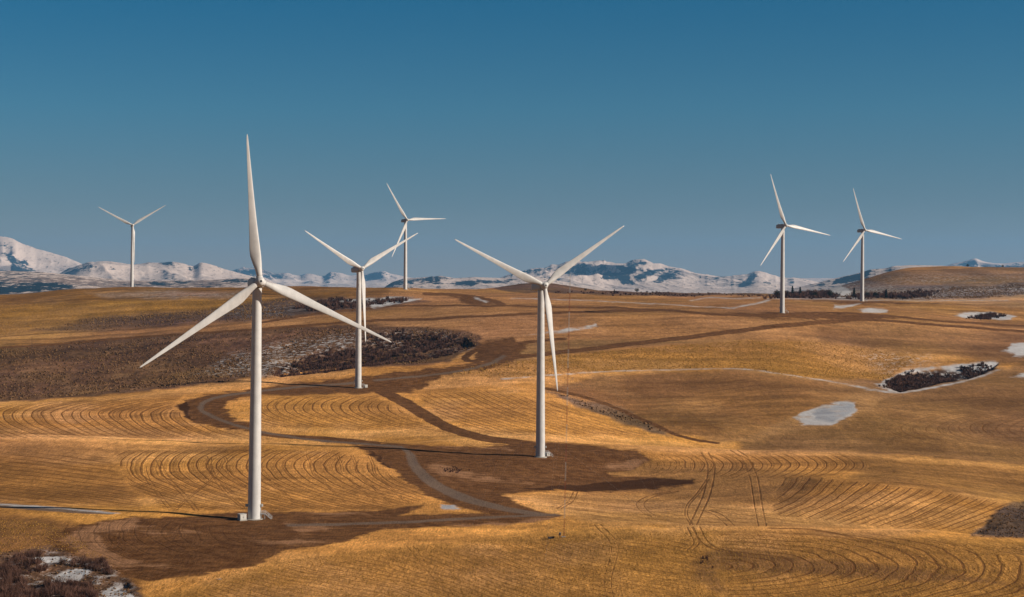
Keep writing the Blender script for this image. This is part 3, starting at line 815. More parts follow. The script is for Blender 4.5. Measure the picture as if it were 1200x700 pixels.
mountain("hills", [(-200, 322), (-60, 318), (0, 317.5), (40, 318.5), (80, 322), (120, 326), (160, 329), (200, 329), (250, 328), (285, 326), (310, 331), (360, 338), (400, 344)],
         5500, 9500, 12500, -110, 3, 110, 600, .42, .62, [([(-20, 332), (60, 331), (95, 335), (90, 338), (-20, 346)], .9), ([(-60, 318), (40, 319), (100, 326), (60, 331), (-60, 331)], .25), ([(175, 330), (200, 327), (230, 328), (228, 333), (170, 334)], .4), ([(255, 330), (285, 326), (295, 330), (290, 333)], .4)], n_d=80, lowfor=.2)
mountain("mountains", [(250, 335), (272, 318), (280, 315.5), (300, 315), (312, 317), (322, 321), (335, 320), (350, 323), (362, 321), (378, 324), (388, 319), (398, 320), (412, 323), (430, 322), (440, 319), (450, 318), (458, 321), (468, 323), (478, 325), (520, 335), (560, 345)],
         24000, 31000, 38000, -110, 4, 520, 1500, .40, .15, [([(275, 316), (300, 315), (325, 321), (330, 327), (280, 326)], .6), ([(426, 322), (447, 318), (447, 328), (424, 328)], .6), ([(388, 320), (397, 321), (392, 328), (382, 326)], .4)], lowfor=-.5)
mountain("hills", [(440, 345), (462, 330), (480, 326), (500, 325), (514, 323.5), (535, 326), (560, 325), (590, 326), (620, 324), (660, 330), (720, 340), (760, 346)],
         10000, 14000, 18000, -110, 5, 190, 800, .50, .22, [([(480, 327), (512, 324), (530, 327), (500, 331), (470, 334)], .5), ([(510, 333), (560, 328), (600, 327), (590, 332), (540, 335)], .55)], n_d=80)
mountain("mountains", [(540, 346), (575, 330), (600, 321), (625, 315), (650, 313), (665, 309), (685, 307.5), (700, 307), (715, 309), (730, 309), (742, 308), (755, 307), (765, 308.5), (780, 312), (796, 314), (812, 319), (830, 322), (848, 324), (862, 323), (876, 321), (890, 317.5), (902, 321), (915, 325), (935, 326), (960, 331), (1000, 341), (1030, 348)],
         14500, 20000, 25000, -110, 6, 520, 1250, .33, .20,
         [([(722, 312), (740, 308), (757, 305), (760, 311), (750, 310), (742, 316), (737, 325), (742, 331), (730, 334), (722, 328), (705, 326), (712, 318), (728, 320)], .85),
          ([(742, 325), (760, 317), (775, 315), (790, 314), (800, 318), (785, 326), (772, 333), (765, 330), (775, 322), (760, 324), (748, 328)], .8),
          ([(640, 316), (660, 314), (650, 318), (640, 319)], .6), ([(672, 312), (690, 316), (684, 321), (670, 318)], .4), ([(700, 312), (715, 312), (712, 330), (703, 328)], .3),
          ([(600, 322), (650, 314), (640, 313), (600, 320)], .6), ([(866, 336), (870, 330), (884, 321), (888, 323), (874, 338)], .9), ([(838, 324), (850, 322), (852, 326), (840, 327)], .7), ([(893, 326), (905, 328), (905, 333), (896, 332)], .45)], n_d=150, ustep=1.0, lowfor=-.4)
mountain("mountains", [(860, 345), (900, 332), (930, 327), (950, 326), (975, 326), (995, 328), (1020, 333), (1060, 343)],
         22000, 28000, 34000, -110, 7, 350, 1300, .45, .2, n_d=70)
mountain("hills", [(900, 345), (960, 331), (975, 327), (990, 324), (1010, 319), (1020, 316), (1035, 315), (1050, 312), (1075, 311), (1100, 311.5), (1130, 314), (1200, 316), (1300, 322), (1400, 335)],
         8000, 11500, 15000, -110, 8, 180, 700, .34, .34, [([(980, 327), (1005, 321), (1021, 317), (1018, 323), (995, 331), (975, 334)], .8)], n_d=70)
mountain("mountains", [(1060, 335), (1090, 322), (1112, 310), (1125, 307.5), (1135, 305), (1143, 303), (1150, 305.5), (1162, 308), (1175, 309), (1185, 308), (1200, 307), (1240, 304), (1300, 310), (1400, 330)],
         20000, 27000, 33000, -110, 9, 420, 1400, .22, .12, [([(1130, 308), (1143, 305.5), (1148, 311), (1144, 315), (1132, 313), (1126, 310)], .8), ([(1150, 313), (1158, 316), (1148, 317)], .6), ([(1165, 311), (1182, 312), (1185, 317), (1168, 316)], .6), ([(1188, 310), (1192, 308), (1196, 316), (1190, 316)], .4)])

# ================================================================== PAINTS
M_WHITE = simple_mat("turbine_white_paint", (.50, .485, .465), .45, .35, .13, .35)
M_NAC = simple_mat("nacelle_fibreglass", (.34, .345, .35), .45, .4, .08, .5)
M_GREY = simple_mat("galvanised_steel", (.42, .42, .41), .5, .5, .15, 1.5, .3)
M_DARK = simple_mat("dark_rubber", (.03, .03, .032), .6, .3, .2, 2)
M_CONC = simple_mat("concrete", (.34, .31, .27), .9, .1, .2, 1.2)
M_RED = simple_mat("mast_red_paint", (.22, .045, .03), .6, .3, .15, 2)
M_CAB = simple_mat("cabinet_paint", (.48, .455, .41), .55, .3, .1, 1.0)
M_WOOD = simple_mat("weathered_wood", (.10, .065, .045), .9, .1, .3, 3)

# ================================================================== WIND TURBINES
HUB = 80.0
def blade_bm():
    bm = bmesh.new()
    st = [(0.9, 2.0, 2.0, 0, .5), (2.4, 2.0, 1.98, 2, .5), (4.2, 2.35, 1.75, 8, .44), (6.3, 3.05, 1.35, 13, .37), (8.6, 3.62, 1.05, 13, .32), (10.8, 3.62, .88, 11, .30),
          (15, 3.12, .68, 8.5, .29), (21, 2.52, .5, 6, .28), (28, 1.98, .37, 4, .28), (35, 1.5, .27, 2.5, .28), (41, 1.12, .19, 1.2, .29), (46, .78, .12, .5, .32), (48.7, .48, .07, 0, .36), (49.6, .14, .03, 0, .45)]
    N = 20; rings = []
    for r, ch, th, tw, le in st:
        ring = []
        k = sstep(2.4, 8.6, r)
        for i in range(N):
            a = 2 * PI * i / N
            cx_, cy_ = math.cos(a), math.sin(a)
            xf = (cx_ + 1) / 2                                  # 1 = leading edge
            sharp = (1 - k) + k * (0.25 + .95 * xf ** .7 if xf > 0 else .2)
            x = -(le * ch) + ch * (1 - xf)                       # leading edge on -x side, trailing to +x
            y = cy_ * th / 2 * sharp
            tr = R(tw)
            X = x * math.cos(tr) - y * math.sin(tr); Y = x * math.sin(tr) + y * math.cos(tr)
            pre = -.00045 * max(0, r - 8) ** 2                   # bent slightly upwind
            ring.append(bm.verts.new((X, Y + pre, r)))
        rings.append(ring)
    for a, b in zip(rings, rings[1:]):
        for i in range(N): bm.faces.new((a[i], a[(i + 1) % N], b[(i + 1) % N], b[i]))
    bm.faces.new(rings[0][::-1]); bm.faces.new(rings[-1])
    bmesh.ops.recalc_face_normals(bm, faces=bm.faces)
    return bm

def make_turbine():
    root = empty("wind_turbine")
    # tower: four rolled sections with shallow flange seams
    bm = bmesh.new(); prof = []
    hs = [0.25, 17, 36, 56, 77.6]
    rad = lambda z: 2.18 - .66 * (z / 77.6) ** 1.1
    for a, b in zip(hs, hs[1:]):
        for k in range(9):
            z = a + (b - a) * k / 8
            prof.append((rad(z), z))
        if b < 77: prof += [(rad(b) + .035, b + .01), (rad(b) + .035, b + .14), (rad(b + .15), b + .15)]
    prof.append((1.62, 77.65)); prof.append((1.62, 78.1))
    add_lathe(bm, prof, 48)
    tower = obj("tower", bm, M_WHITE, root, True)
    tower.data.normals_split_custom_set_from_vertices([tuple(Vector((v.co.x, v.co.y, .02)).normalized()) for v in tower.data.vertices])
    bm = bmesh.new(); add_lathe(bm, [(3.1, -1.5), (3.1, .12), (2.9, .25), (2.3, .27)], 40); obj("foundation", bm, M_CONC, root)
    # door side = +x (towards the sun side), with landing, steps and rails
    bm = bmesh.new()
    add_box(bm, (2.16, 0, 3.05), (.10, .95, 2.2), None, .03)
    d = obj("door", bm, M_GREY, tower)
    bm = bmesh.new(); add_box(bm, (2.23, .36, 3.0), (.07, .05, .22), None, .01); obj("handle", bm, M_DARK, tower)
    bm = bmesh.new()
    add_box(bm, (2.95, 0, 1.84), (1.5, 1.5, .10))
    for k in range(8): add_box(bm, (3.85 + k * .28, 0, 1.65 - k * .22), (.30, 1.05, .05))
    for s in (-.53, .53):
        add_tube(bm, (3.68, s, 1.80), (6.0, s, .02), .06, n=6)
        add_tube(bm, (2.4, s * 1.3, .1), (2.4, s * 1.3, 1.8), .05, n=6); add_tube(bm, (3.6, s * 1.3, .1), (3.6, s * 1.3, 1.8), .05, n=6)
    obj("steps", bm, M_GREY, root)
    bm = bmesh.new()
    for s in (-.72, .72):
        pts = [(2.3, s), (3.0, s), (3.68, s)]
        for x, y in pts: add_tube(bm, (x, y, 1.88), (x, y, 2.95), .04, n=6)
        for zz in (2.45, 2.95): add_tube(bm, (2.3, s, zz), (3.68, s, zz), .04, n=6)
        for zz in (.55, 1.08): add_tube(bm, (3.68, s, 1.88 + zz), (6.0, s * .8, .08 + zz), .04, n=6)
        add_tube(bm, (6.0, s * .8, .05), (6.0, s * .8, 1.16), .04, n=6); add_tube(bm, (4.85, s * .9, .95), (4.85, s * .9, 2.05), .04, n=6)
    obj("railing", bm, M_WHITE, root)
    for sx_ in (1, -1):
        bm = bmesh.new()
        add_box(bm, (sx_ * 2.55, -.3, 4.75), (.75, .8, .85), None, .05)
        add_box(bm, (sx_ * 2.2, -.3, 4.45), (.25, .2, .12))
        obj("wall_lamp", bm, M_CAB, root)
    # nacelle
    yaw = empty("_tmp"); bpy.data.objects.remove(yaw)
    bm = bmesh.new()
    sec = [(-2.55, 1.35, 1.35, 0), (-2.1, 1.62, 1.62, 0), (-1.0, 1.78, 1.80, 0), (1.5, 1.85, 1.88, .02), (5.0, 1.82, 1.86, .04), (7.6, 1.70, 1.70, .08), (8.5, 1.52, 1.45, .15), (8.75, 1.25, 1.15, .2)]
    rings = []
    for y, hw, hh, dz in sec:
        ring = []
        for i in range(24):
            a = 2 * PI * i / 24; c_, s_ = math.cos(a), math.sin(a); p = .38
            ring.append(bm.verts.new((hw * math.copysign(abs(c_) ** p, c_), y, hh * math.copysign(abs(s_) ** p, s_) + dz)))
        rings.append(ring)
    for a, b in zip(rings, rings[1:]):
        for i in range(24): bm.faces.new((a[i], a[(i + 1) % 24], b[(i + 1) % 24], b[i]))
    bm.faces.new(rings[0]); bm.faces.new(rings[-1])
    bmesh.ops.recalc_face_normals(bm, faces=bm.faces)
    nac = obj("nacelle", bm, M_NAC, root, True)
    bm = bmesh.new()
    add_tube(bm, (-.6, 7.4, 1.7), (-.6, 7.4, 3.3), .05, n=6); add_tube(bm, (.6, 7.4, 1.7), (.6, 7.4, 3.0), .05, n=6)
    add_tube(bm, (-.6, 7.4, 3.25), (.6, 7.4, 3.0), .03, n=6); add_box(bm, (-.6, 7.4, 3.4), (.35, .12, .15)); add_box(bm, (.6, 7.4, 3.1), (.12, .5, .2))
    obj("wind_vane", bm, M_GREY, nac)
    bm = bmesh.new(); add_box(bm, (0, 5.2, 2.02), (1.9, 2.6, .34), None, .08); obj("cooler", bm, M_NAC, nac)
    # rotor: local -y is upwind, z along the first blade
    bm = bmesh.new()
    prof = [(1.25, -1.75), (1.50, -1.3), (1.62, -.5), (1.62, .45), (1.45, 1.05), (1.12, 1.5), (.70, 1.78), (.42, 1.86)]
    add_lathe(bm, prof, 36)
    for v in bm.verts: v.co = Vector((v.co.x, -v.co.z, v.co.y))
    bmesh.ops.recalc_face_normals(bm, faces=bm.faces)
    for k in range(3):                                          # blade collars
        a = R(120 * k); dr = Vector((math.sin(a), 0, math.cos(a)))
        add_tube(bm, dr * 1.0, dr * 1.78, 1.14, 1.10, 20)
    hub = obj("hub", bm, M_WHITE, root, True)
    hub.data.polygons.foreach_set("use_smooth", [len(p.vertices) < 8 for p in hub.data.polygons])
    bm = bmesh.new()
    add_lathe(bm, [(.40, 1.855), (.40, 1.90), (.30, 1.90)], 20)
    for v in bm.verts: v.co = Vector((v.co.x, -v.co.z, v.co.y))
    bmesh.ops.recalc_face_normals(bm, faces=bm.faces)
    obj("nose_opening", bm, M_DARK, hub)
    bmesh_me = None
    for k in range(3):
        if k == 0:
            b0 = obj("blade", blade_bm(), M_WHITE, hub, True); b = b0
        else:
            b = b0.copy(); COL.objects.link(b); b.parent = hub
        b.matrix_local = Matrix.Rotation(R(120 * k), 4, 'Y') @ Matrix.Rotation(R(2.0), 4, 'X') @ Matrix.Scale(-1, 4, (1, 0, 0))
    return root

proto = make_turbine()
TURB = [  # column, base row, depth, yaw (deg, rotor turned to the right), blade phase, lean, label
 (297.8, 611.5, 549, 21, -5.5, .75, "largest foreground wind turbine at left, a white cabinet at its foot"),
 (633.2, 534, 761, 21, 55, .25, "wind turbine on the dark earth pad in the middle, two blades raised"),
 (419.8, 455, 1095, 33, 60, .3, "third wind turbine from the left, standing by the brushy gully, blades in a Y"),
 (154.6, 336, 2114, 17, 57.5, .5, "leftmost wind turbine, small and far, on the hill before the snowy mountain"),
 (475.0, 337, 1880, 31, -32.5, .2, "distant wind turbine on the skyline behind the blade tip of the Y-shaped one"),
 (916.6, 366, 1492, 27, -20, .5, "larger of the two wind turbines on the right, beside the conifers"),
 (1010.2, 353, 1834, 23, -18.5, .5, "rightmost wind turbine, the smaller of the right pair, below the brown hill"),
]
TPOS = []
for i, (u, yb, D, yaw, phs, lean, lab) in enumerate(TURB):
    o = proto if i == 0 else copy_tree(proto)
    p = at(u, D)
    o.location = p; o.rotation_euler = (0, R(lean), 0)
    TPOS.append((u, YH - p.z / D * F, D))
    tag(o, lab, "wind turbine", "white three-bladed wind turbines on the hills")
    Y = Matrix.Rotation(R(yaw), 4, 'Z')          # rotor axis (-y) turns towards +x
    for ch in o.children:
        nm = ch.name.split('.')[0]
        if nm == "nacelle":
            ch.matrix_local = Matrix.Translation((0, 0, 79.95)) @ Y @ Matrix.Rotation(R(-4), 4, 'X')
        elif nm == "hub":
            ch.matrix_local = (Matrix.Translation((0, 0, 79.95)) @ Y @ Matrix.Rotation(R(-4), 4, 'X')
                               @ Matrix.Translation((0, -4.3, .15)) @ Matrix.Rotation(R(phs), 4, 'Y'))
    if i > 2:
        pass
print("TPOS", [(round(a), round(b, 1), c) for a, b, c in TPOS])

# transformer cabinets at the tower feet
def cabinet(p, s, label):
    r = empty("transformer_cabinet", p, (0, 0, R(34)))
    tag(r, label, "cabinet")
    bm = bmesh.new(); add_box(bm, (0, 0, s * 1.0 + .15), (2.3 * s, 2.2 * s, 1.9 * s), None, .05); b = obj("body", bm, M_CAB, r)
    bm = bmesh.new(); add_box(bm, (0, 0, s * 1.95 + .18), (2.45 * s, 2.35 * s, .10)); obj("roof", bm, M_CAB, r)
    bm = bmesh.new(); add_box(bm, (0, 0, 0), (2.7 * s, 2.6 * s, .34)); obj("plinth", bm, M_CONC, r)
    for q in (-1, 1):
        bm = bmesh.new(); add_box(bm, (q * .53 * s, -1.12 * s, s + .12), (.98 * s, .05, 1.6 * s), None, .01); dd = obj("door", bm, M_CAB, r)
        bm = bmesh.new(); add_box(bm, (q * .12 * s, -1.17 * s, s + .1), (.05, .06, .3)); obj("handle", bm, M_DARK, dd)
    return r
cabinet(at(283.6, 546) + Vector((0, 0, .05)), 1.0, "white transformer cabinet at the foot of the tallest front turbine")
c2 = cabinet(at(641.5, 766), .75, "small cabinet behind the foot of the middle turbine")
c3 = cabinet(at(428.5, 1098), .85, "pale box to the right of the base of the turbine by the gully")

# ================================================================== MET MAST
def met_mast():
    D = hit(660.5, 630.5); p = at(660.8, D); H = 308 * D / F
    r = empty("measuring_mast", p, (0, R(1.35), 0))
    tag(r, "thin red and grey guyed lattice measuring mast right of the middle turbine", "mast")
    seg = 14; w = .19
    cs = [(w, 0), (-w * .5, w * .87), (-w * .5, -w * .87)]
    for k in range(seg):
        z0, z1 = H * k / seg, H * (k + 1) / seg
        bm = bmesh.new()
        for x, y in cs: add_tube(bm, (x, y, z0), (x, y, z1), .028, n=5)
        st = 6
        for q in range(st):
            za, zb = z0 + (z1 - z0) * q / st, z0 + (z1 - z0) * (q + 1) / st
            for (a, b) in ((0, 1), (1, 2), (2, 0)):
                a, b = (a, b) if q % 2 else (b, a)
                add_tube(bm, (*cs[a], za), (*cs[b], zb), .012, n=4)
        obj("mast_section", bm, M_RED if k % 2 == 0 else M_GREY, r)
    for fz in (.33, .66, .97):
        for a in (20, 140, 260):
            dx, dy = math.cos(R(a)), math.sin(R(a)); rr = 38
            gp = p + Vector((dx * rr, dy * rr, 0)); gu = gp.x / gp.y * F + CX
            gz_ = ground_z(gu, gp.y) - p.z
            bm = bmesh.new(); add_tube(bm, (0, 0, H * fz), (dx * rr, dy * rr, gz_), .007, n=3); obj("guy_wire", bm, M_GREY, r)
    bm = bmesh.new()
    add_tube(bm, (0, 0, H * .6), (1.6, -.5, H * .6), .02, n=4); add_tube(bm, (1.6, -.5, H * .6), (1.6, -.5, H * .6 + .5), .05, n=5); obj("sensor_boom", bm, M_GREY, r)
    bm = bmesh.new()
    add_tube(bm, (0, 0, H - 1), (-1.5, .5, H - 1), .02, n=4); add_tube(bm, (-1.5, .5, H - 1), (-1.5, .5, H - .5), .05, n=5); obj("sensor_boom", bm, M_GREY, r)
    bm = bmesh.new(); add_box(bm, (-.1, 0, .0), (1.2, 1.2, .3)); obj("footing", bm, M_CONC, r)
    return D
MD = met_mast()
p = at(656.2, MD - 2)
r = empty("instrument_box", p); tag(r, "small dark instrument box on a post beside the mast foot", "box")
bm = bmesh.new(); add_tube(bm, (0, 0, -.3), (0, 0, 1.9), .07, n=6); obj("post", bm, M_WOOD, r)
bm = bmesh.new(); add_box(bm, (0, -.15, 1.35), (.6, .3, .9), None, .03); bx = obj("box", bm, M_GREY, r)
bm = bmesh.new(); add_box(bm, (0, -.32, 1.35), (.5, .03, .78)); obj("lid", bm, M_DARK, bx)
p = at(646, MD - 1.5)  # dark block added where the instrument box's shadow lies
r = empty("shadow_block", p, (0, 0, .2)); tag(r, "low dark block standing in for a shadow left of the mast foot", "shadow")
bm = bmesh.new(); add_box(bm, (0, 0, .32), (1.9, .8, .55), None, .05); obj("shadow_block_body", bm, M_DARK, r)
bm = bmesh.new(); add_box(bm, (0, 0, .63), (2.0, .9, .08), None, .02); obj("lid", bm, M_WOOD, r)

# old pole on the far left slope
D = hit(37.5, 408); p = at(37.5, D)
r = empty("wooden_pole", p); tag(r, "lone thin wooden pole on the brown slope at far left", "pole")
bm = bmesh.new(); add_tube(bm, (0, 0, -1), (0, 0, 9.5), .16, .11, 8); obj("post", bm, M_WOOD, r)
bm = bmesh.new(); add_box(bm, (0, 0, 8.9), (1.8, .12, .14)); obj("cross_arm", bm, M_WOOD, r)

# scrap of white sheeting on the near ground
D = hit(257, 680); p = at(257, D)
bm = bmesh.new()
rnd = random.Random(5)
g = {}
for i in range(9):
    for j in range(5):
        g[i, j] = bm.verts.new(((i - 4) * .16 + rnd.uniform(-.04, .04), (j - 2) * .14 + rnd.uniform(-.03, .03), .12 + .10 * math.sin(i * 1.1 + j * .7) + rnd.uniform(0, .05)))
for i in range(8):
    for j in range(4): bm.faces.new((g[i, j], g[i + 1, j], g[i + 1, j + 1], g[i, j + 1]))
ex = bmesh.ops.extrude_face_region(bm, geom=list(bm.faces))
for v in [e for e in ex["geom"] if isinstance(e, bmesh.types.BMVert)]: v.co.z -= .03
o = obj("plastic_scrap", bm, M_CAB); o.location = p; tag(o, "crumpled white scrap lying on the stubble near the bottom edge", "scrap")

# ================================================================== PLANTS
rng = np.random.default_rng(7)
cellA = (np.gradient(XX, axis=1) * np.gradient(DD, axis=0)).ravel()
def sample(mask, n, power=1.0):
    w = np.clip(mask, 0, None) ** power * visf0 * cellA
    w = w * ((UU.ravel() > -160) & (UU.ravel() < 1360))
    w = w / w.sum()
    idx = rng.choice(len(w), n, p=w)
    i, j = idx // NU, idx % NU
    a = rng.random(n) - .5; b = rng.random(n) - .5
    i2 = np.clip(i + np.sign(b).astype(int), 0, ND - 1); j2 = np.clip(j + np.sign(a).astype(int), 0, NU - 1)
    d = DD[i, j] + (DD[i2, j] - DD[i, j]) * np.abs(b); u = UU[i, j] + (UU[i, j2] - UU[i, j]) * np.abs(a)
    z = Z[i, j] + (Z[i2, j] - Z[i, j]) * np.abs(b) + (Z[i, j2] - Z[i, j]) * np.abs(a)
    return np.stack([(u - CX) / F * d, d, z], -1)
visf0 = visf.astype(float)

def plant_mat(name, ca, cb):
    t = NT(name)
    c = t.mix(t.attr("tint"), ca, cb)
    return t.fin(c, .95, .05)
def tint_attr(me, vals):
    a = me.attributes.new("tint", 'FLOAT', 'POINT'); a.data.foreach_set("value", np.asarray(vals, dtype=np.float32))

def tufts(name, pts, size, mat, label, cat, flat=.75):
    """low rounded tufts: eight-faced clumps with ragged tops"""
    n = len(pts)
    s = size * (.55 + .9 * rng.random(n) ** 1.6)
    T = np.array([(1, 0, .35), (.5, .87, .3), (-.5, .87, .38), (-1, 0, .3), (-.5, -.87, .36), (.5, -.87, .3), (0, 0, 1.0), (.2, .1, -.2)])
    Fc = np.array([(0, 1, 6), (1, 2, 6), (2, 3, 6), (3, 4, 6), (4, 5, 6), (5, 0, 6), (1, 0, 7), (2, 1, 7), (3, 2, 7), (4, 3, 7), (5, 4, 7), (0, 5, 7)])
    V = T[None] * s[:, None, None] * np.array([.6, .6, flat])
    V = V * (1 + (rng.random((n, 8, 1)) - .5) * .6) + (rng.random((n, 8, 3)) - .5) * (s * .25)[:, None, None]
    a = rng.random(n) * 2 * PI; ca, sa = np.cos(a), np.sin(a)
    V = np.stack([V[..., 0] * ca[:, None] - V[..., 1] * sa[:, None], V[..., 0] * sa[:, None] + V[..., 1] * ca[:, None], V[..., 2]], -1)
    V = V + pts[:, None, :]
    Fc = (Fc[None] + (np.arange(n) * 8)[:, None, None]).reshape(-1, 3)
    me = raw_mesh(name, V.reshape(-1, 3), Fc)
    tint_attr(me, np.repeat(rng.random(n), 8))
    o = link_mesh(name, me, mat)
    return tag(o, label, cat, kind="stuff")

def twigs(name, pts, height, n_tw, width, mat, label, cat, spread=.55):
    """leafless bushes: every bush a fan of slender forked stems"""
    n = len(pts); m = n * n_tw
    h = np.repeat(height * (.35 + 1.0 * rng.random(n) ** 1.3) * (.6 + .8 * vnoise(pts[:, 0] / 22, pts[:, 1] / 22, 8)), n_tw)
    base_ = np.repeat(pts, n_tw, axis=0) + np.stack([(rng.random(m) - .5) * h * .5, (rng.random(m) - .5) * h * .5, -.1 * h], -1)
    a = rng.random(m) * 2 * PI; tl = rng.random(m) ** .7 * spread
    up = h * (.55 + .5 * rng.random(m))
    tip = base_ + np.stack([np.cos(a) * tl * h, np.sin(a) * tl * h, up], -1)
    mid = base_ + (tip - base_) * .55 + (rng.random((m, 3)) - .5) * (h * .12)[:, None]
    b = rng.random(m) * PI
    wv = np.stack([np.cos(b), np.sin(b), np.zeros(m)], -1) * (width * (.5 + rng.random(m)))[:, None]
    fork = mid + (tip - mid) * .8 + (rng.random((m, 3)) - .5) * (h * .5)[:, None] * np.array([1, 1, .5])
    V = np.stack([base_ - wv, base_ + wv, mid + wv * .7, mid - wv * .7, tip, fork], 1)
    k = (np.arange(m) * 6)[:, None]
    Fc = np.concatenate([k + np.array([[0, 1, 2]]), k + np.array([[0, 2, 3]]), k + np.array([[3, 2, 4]]), k + np.array([[3, 2, 5]])])
    me = raw_mesh(name, V.reshape(-1, 3), Fc)
    tint_attr(me, np.repeat(rng.random(n), n_tw * 6))
    o = link_mesh(name, me, mat)
    return tag(o, label, cat, kind="stuff")

M_SAGE = plant_mat("sagebrush", (.085, .043, .019), (.19, .105, .048))
M_GRASS = plant_mat("dry_grass", (.28, .14, .030), (.42, .235, .06))
M_TWIG = plant_mat("bare_twigs", (.045, .024, .020), (.15, .078, .055))

far_s = np.where(DD.ravel() > 900, sage_m, 0); near_s = np.where(DD.ravel() <= 900, sage_m, 0)
tufts("sagebrush", sample(far_s * (.04 + fbm(XX / 38, DD / 50, 61, 4).ravel() ** 3), 19000), 1.1, M_SAGE, "low brown sagebrush dotting the far slopes", "sagebrush")
tufts("sagebrush", sample(near_s, 3600), .45, M_SAGE, "brown sagebrush in the near lower corners of the fields", "sagebrush")
tufts("dry_grass", sample(np.where(DD.ravel() > 900, grass_m, 0), 20000), .8, M_GRASS, "golden rough grass on the bank beyond the middle turbine", "grass", .4)
tufts("dry_grass", sample(np.where(DD.ravel() <= 900, grass_m, 0), 24000), .24, M_GRASS, "golden stubble tufts across the near field", "grass", .7)

def poly_mask(polys):
    m = np.zeros(uf.shape)
    for p in polys: m = np.maximum(m, sstep(-.3, 1.5, sdf(p)))
    return m
twigs("thicket", sample(poly_mask([[(1030, 453), (1056, 441), (1075, 433), (1100, 434), (1125, 436), (1120, 443), (1062, 458)], [(1120, 430), (1150, 424), (1166, 428), (1160, 434), (1130, 440)]]) * (.35 + fbm(XX / 18, DD / 24, 92, 3).ravel() ** 2), 1150), 2.3, 30, .16, M_TWIG, "dark leafless brush filling the snowy gully at right", "brush")
twigs("thicket", sample(poly_mask([[(1130, 374), (1150, 370), (1165, 368), (1175, 371), (1160, 376)]]), 140), 3.0, 30, .16, M_TWIG, "small dark brush clump in the snow patch near the right edge", "brush")
twigs("thicket", sample(poly_mask([[(310, 437), (360, 418), (420, 404), (430, 394), (470, 388), (545, 394), (540, 402), (480, 410), (520, 407), (556, 405), (545, 411), (500, 421), (430, 430), (330, 442)],
                                   ]) * (.15 + fbm(XX / 40, DD / 40, 71, 3).ravel()), 1500), 3.2, 30, .16, M_TWIG, "dark leafless brush in the gully behind the turbine with the Y blades", "brush")
twigs("thicket", sample(poly_mask([[(345, 361), (380, 352), (420, 351), (485, 351), (470, 355), (420, 361), (370, 366)]]), 500), 3.6, 30, .2, M_TWIG, "dark leafless brush in the upper gully below the left skyline", "brush")
twigs("thicket", sample(poly_mask([[(880, 350), (905, 347), (925, 343), (950, 341.5), (978, 343), (984, 350)], [(988, 351), (1000, 347), (1030, 345), (1060, 342), (1100, 339.5), (1107, 341), (1090, 348), (1040, 351)]]) * (.05 + fbm(XX / 25, DD / 40, 91, 3).ravel() ** 2), 1100), 5.0, 34, .26, M_TWIG, "dark bare scrub at the foot of the brown hill on the right", "brush")
twigs("thicket", sample(poly_mask([[(-30, 672), (40, 660), (60, 668), (30, 680), (40, 706), (-30, 706)], [(8, 656), (40, 646), (60, 652), (20, 664)], [(40, 700), (60, 686), (110, 684), (118, 706), (40, 706)], [(60, 664), (110, 658), (125, 664), (130, 680), (115, 672)]]), 800), 2.4, 70, .035, M_TWIG, "dark reddish leafless brush in the bottom left gully", "brush")
twigs("thicket", sample(poly_mask([[(520, 547), (540, 548), (552, 553), (535, 555), (522, 551)], [(838, 667), (815, 660), (822, 650), (836, 655)]]), 60), .8, 40, .03, M_TWIG, "low dark weeds beside the gravel road", "weeds", )
twigs("thicket", sample(poly_mask([[(600, 341), (700, 342), (860, 345), (900, 346), (900, 349), (700, 346)]]), 260), 2.6, 26, .25, M_TWIG, "low brown scrub along the far edge of the middle fields", "brush")

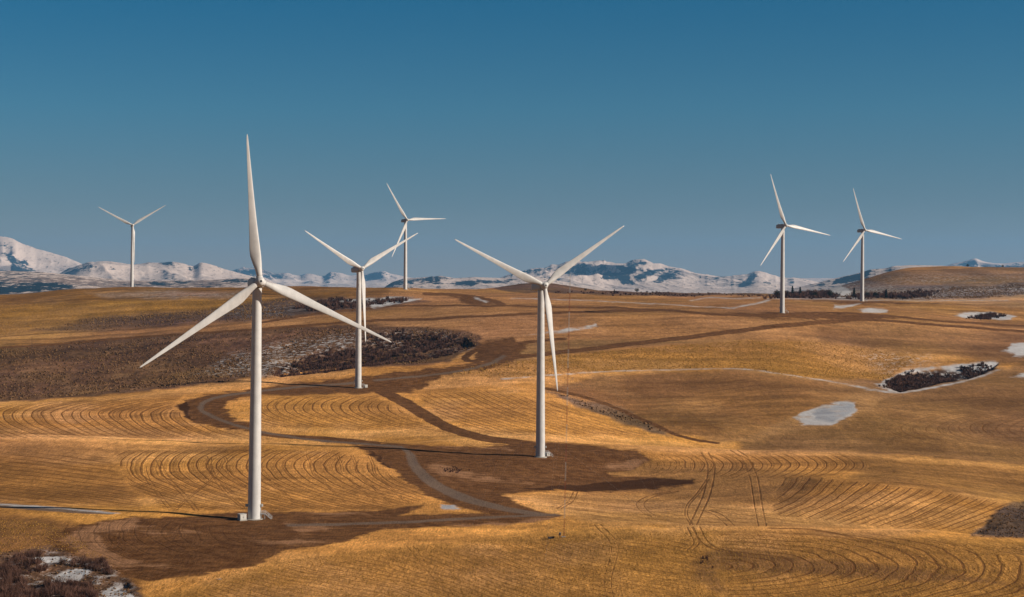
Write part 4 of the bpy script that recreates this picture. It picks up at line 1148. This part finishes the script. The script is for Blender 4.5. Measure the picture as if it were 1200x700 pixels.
M_NEEDLE = plant_mat("conifer_needles", (.012, .02, .014), (.03, .038, .022))
M_BARK = simple_mat("bark", (.07, .045, .03), .95, .05, .3, 2)
def tree(u, D, h, conic, label, name, seed):
    rg = np.random.default_rng(seed)
    p = at(u, D)
    r = empty(name, p); tag(r, label, "tree", "dark trees along the far slopes")
    bm = bmesh.new(); add_tube(bm, (0, 0, -.5), (.05 * h * .2, 0, h * (.93 if conic else .6)), h * .026 + .08, .03, 7)
    for k in range(8):
        z = h * (.15 + .08 * k); a = k * 2.4
        L = h * (.2 * (1 - z / h) + .03) if conic else h * .22
        add_tube(bm, (0, 0, z), (math.cos(a) * L, math.sin(a) * L, z + L * (.1 if conic else .7)), .06, .02, 4)
    obj("trunk", bm, M_BARK, r)
    n = 900
    if conic:
        t = rg.random(n) ** .75; z = h * (.08 + .92 * t)
        lay = .72 + .28 * np.sin(z / h * 42)
        rad_ = h * .24 * (1 - t) ** .85 * lay * (.35 + .75 * rg.random(n) ** .5)
        a = rg.random(n) * 2 * PI
        C = np.stack([np.cos(a) * rad_, np.sin(a) * rad_, z - rad_ * .25], -1)
    else:
        d = rg.normal(size=(n, 3)); d /= np.linalg.norm(d, axis=1)[:, None]
        lump = .65 + .45 * vnoise(d[:, 0] * 2 + seed, d[:, 1] * 2 + d[:, 2] * 2, seed)
        C = d * (rg.random(n) ** .4 * lump)[:, None] * np.array([.52, .52, .45]) * h + np.array([0, 0, h * .55])
    s = h * .05
    V = C[:, None, :] + (rg.random((n, 3, 3)) - .5) * s * 2 * np.array([1.3, 1.3, .8])
    me = raw_mesh("crown", V.reshape(-1, 3), np.arange(n * 3).reshape(-1, 3)); tint_attr(me, np.repeat(rg.random(n), 3))
    link_mesh("crown", me, M_NEEDLE, r)
TREES = [(928.7, 1985, 13, 1, "tall pointed conifer just right of the larger right-hand turbine"),
         (937.8, 1990, 12, 1, "second pointed conifer right of the larger right-hand turbine"),
         (972.5, 1990, 9.5, 0, "dark round tree midway between the two right-hand turbines"),
         (1001, 1985, 12, 1, "conifer just left of the rightmost turbine's tower"),
         (1016, 2000, 8.5, 0, "dark bushy tree close to the right of the rightmost tower"),
         (1026, 2005, 8, 0, "round tree between the rightmost tower and the lone conifer"),
         (1038.5, 1995, 11, 1, "lone conifer right of the rightmost turbine"),
         (911, 1985, 9, 0, "dark tree just left of the larger right-hand tower"),
         (921, 1990, 8, 0, "low dark tree behind the larger right-hand tower"),
         (955, 1990, 7.5, 0, "low dark tree right of the pair of conifers"),
         (719.8, 2250, 6, 1, "small conifer below the central snowy mountain"),
         (746.4, 2420, 7.5, 0, "small round tree on the flats below the central peak"),
         (686, 2250, 4.5, 0, "tiny dark shrub on the flats just right of the measuring mast"),
         (1134, 2740, 5.5, 0, "dark round juniper on the crest of the right hill, left one"),
         (1175, 2740, 5, 0, "dark round juniper on the crest of the right hill, near the edge")]
for k, (u, D, h, con, lab) in enumerate(TREES):
    tree(u, D, h, con, lab, "conifer" if con else "bushy_tree", 100 + k)

# ================================================================== HAZE
bm = bmesh.new(); add_box(bm, (0, 22800, 520), (96000, 48000, 1264))
t = bpy.data.materials.new("haze_air"); t.use_nodes = True; nt = t.node_tree; nt.nodes.clear()
pv = nt.nodes.new("ShaderNodeVolumePrincipled"); pv.inputs["Density"].default_value = HAZE_DENSITY
pv.inputs["Color"].default_value = (.24, .58, 1.0, 1); pv.inputs["Anisotropy"].default_value = 0.1
mo = nt.nodes.new("ShaderNodeOutputMaterial"); nt.links.new(pv.outputs[0], mo.inputs["Volume"])
hz = obj("haze", bm, t); tag(hz, kind="stuff")
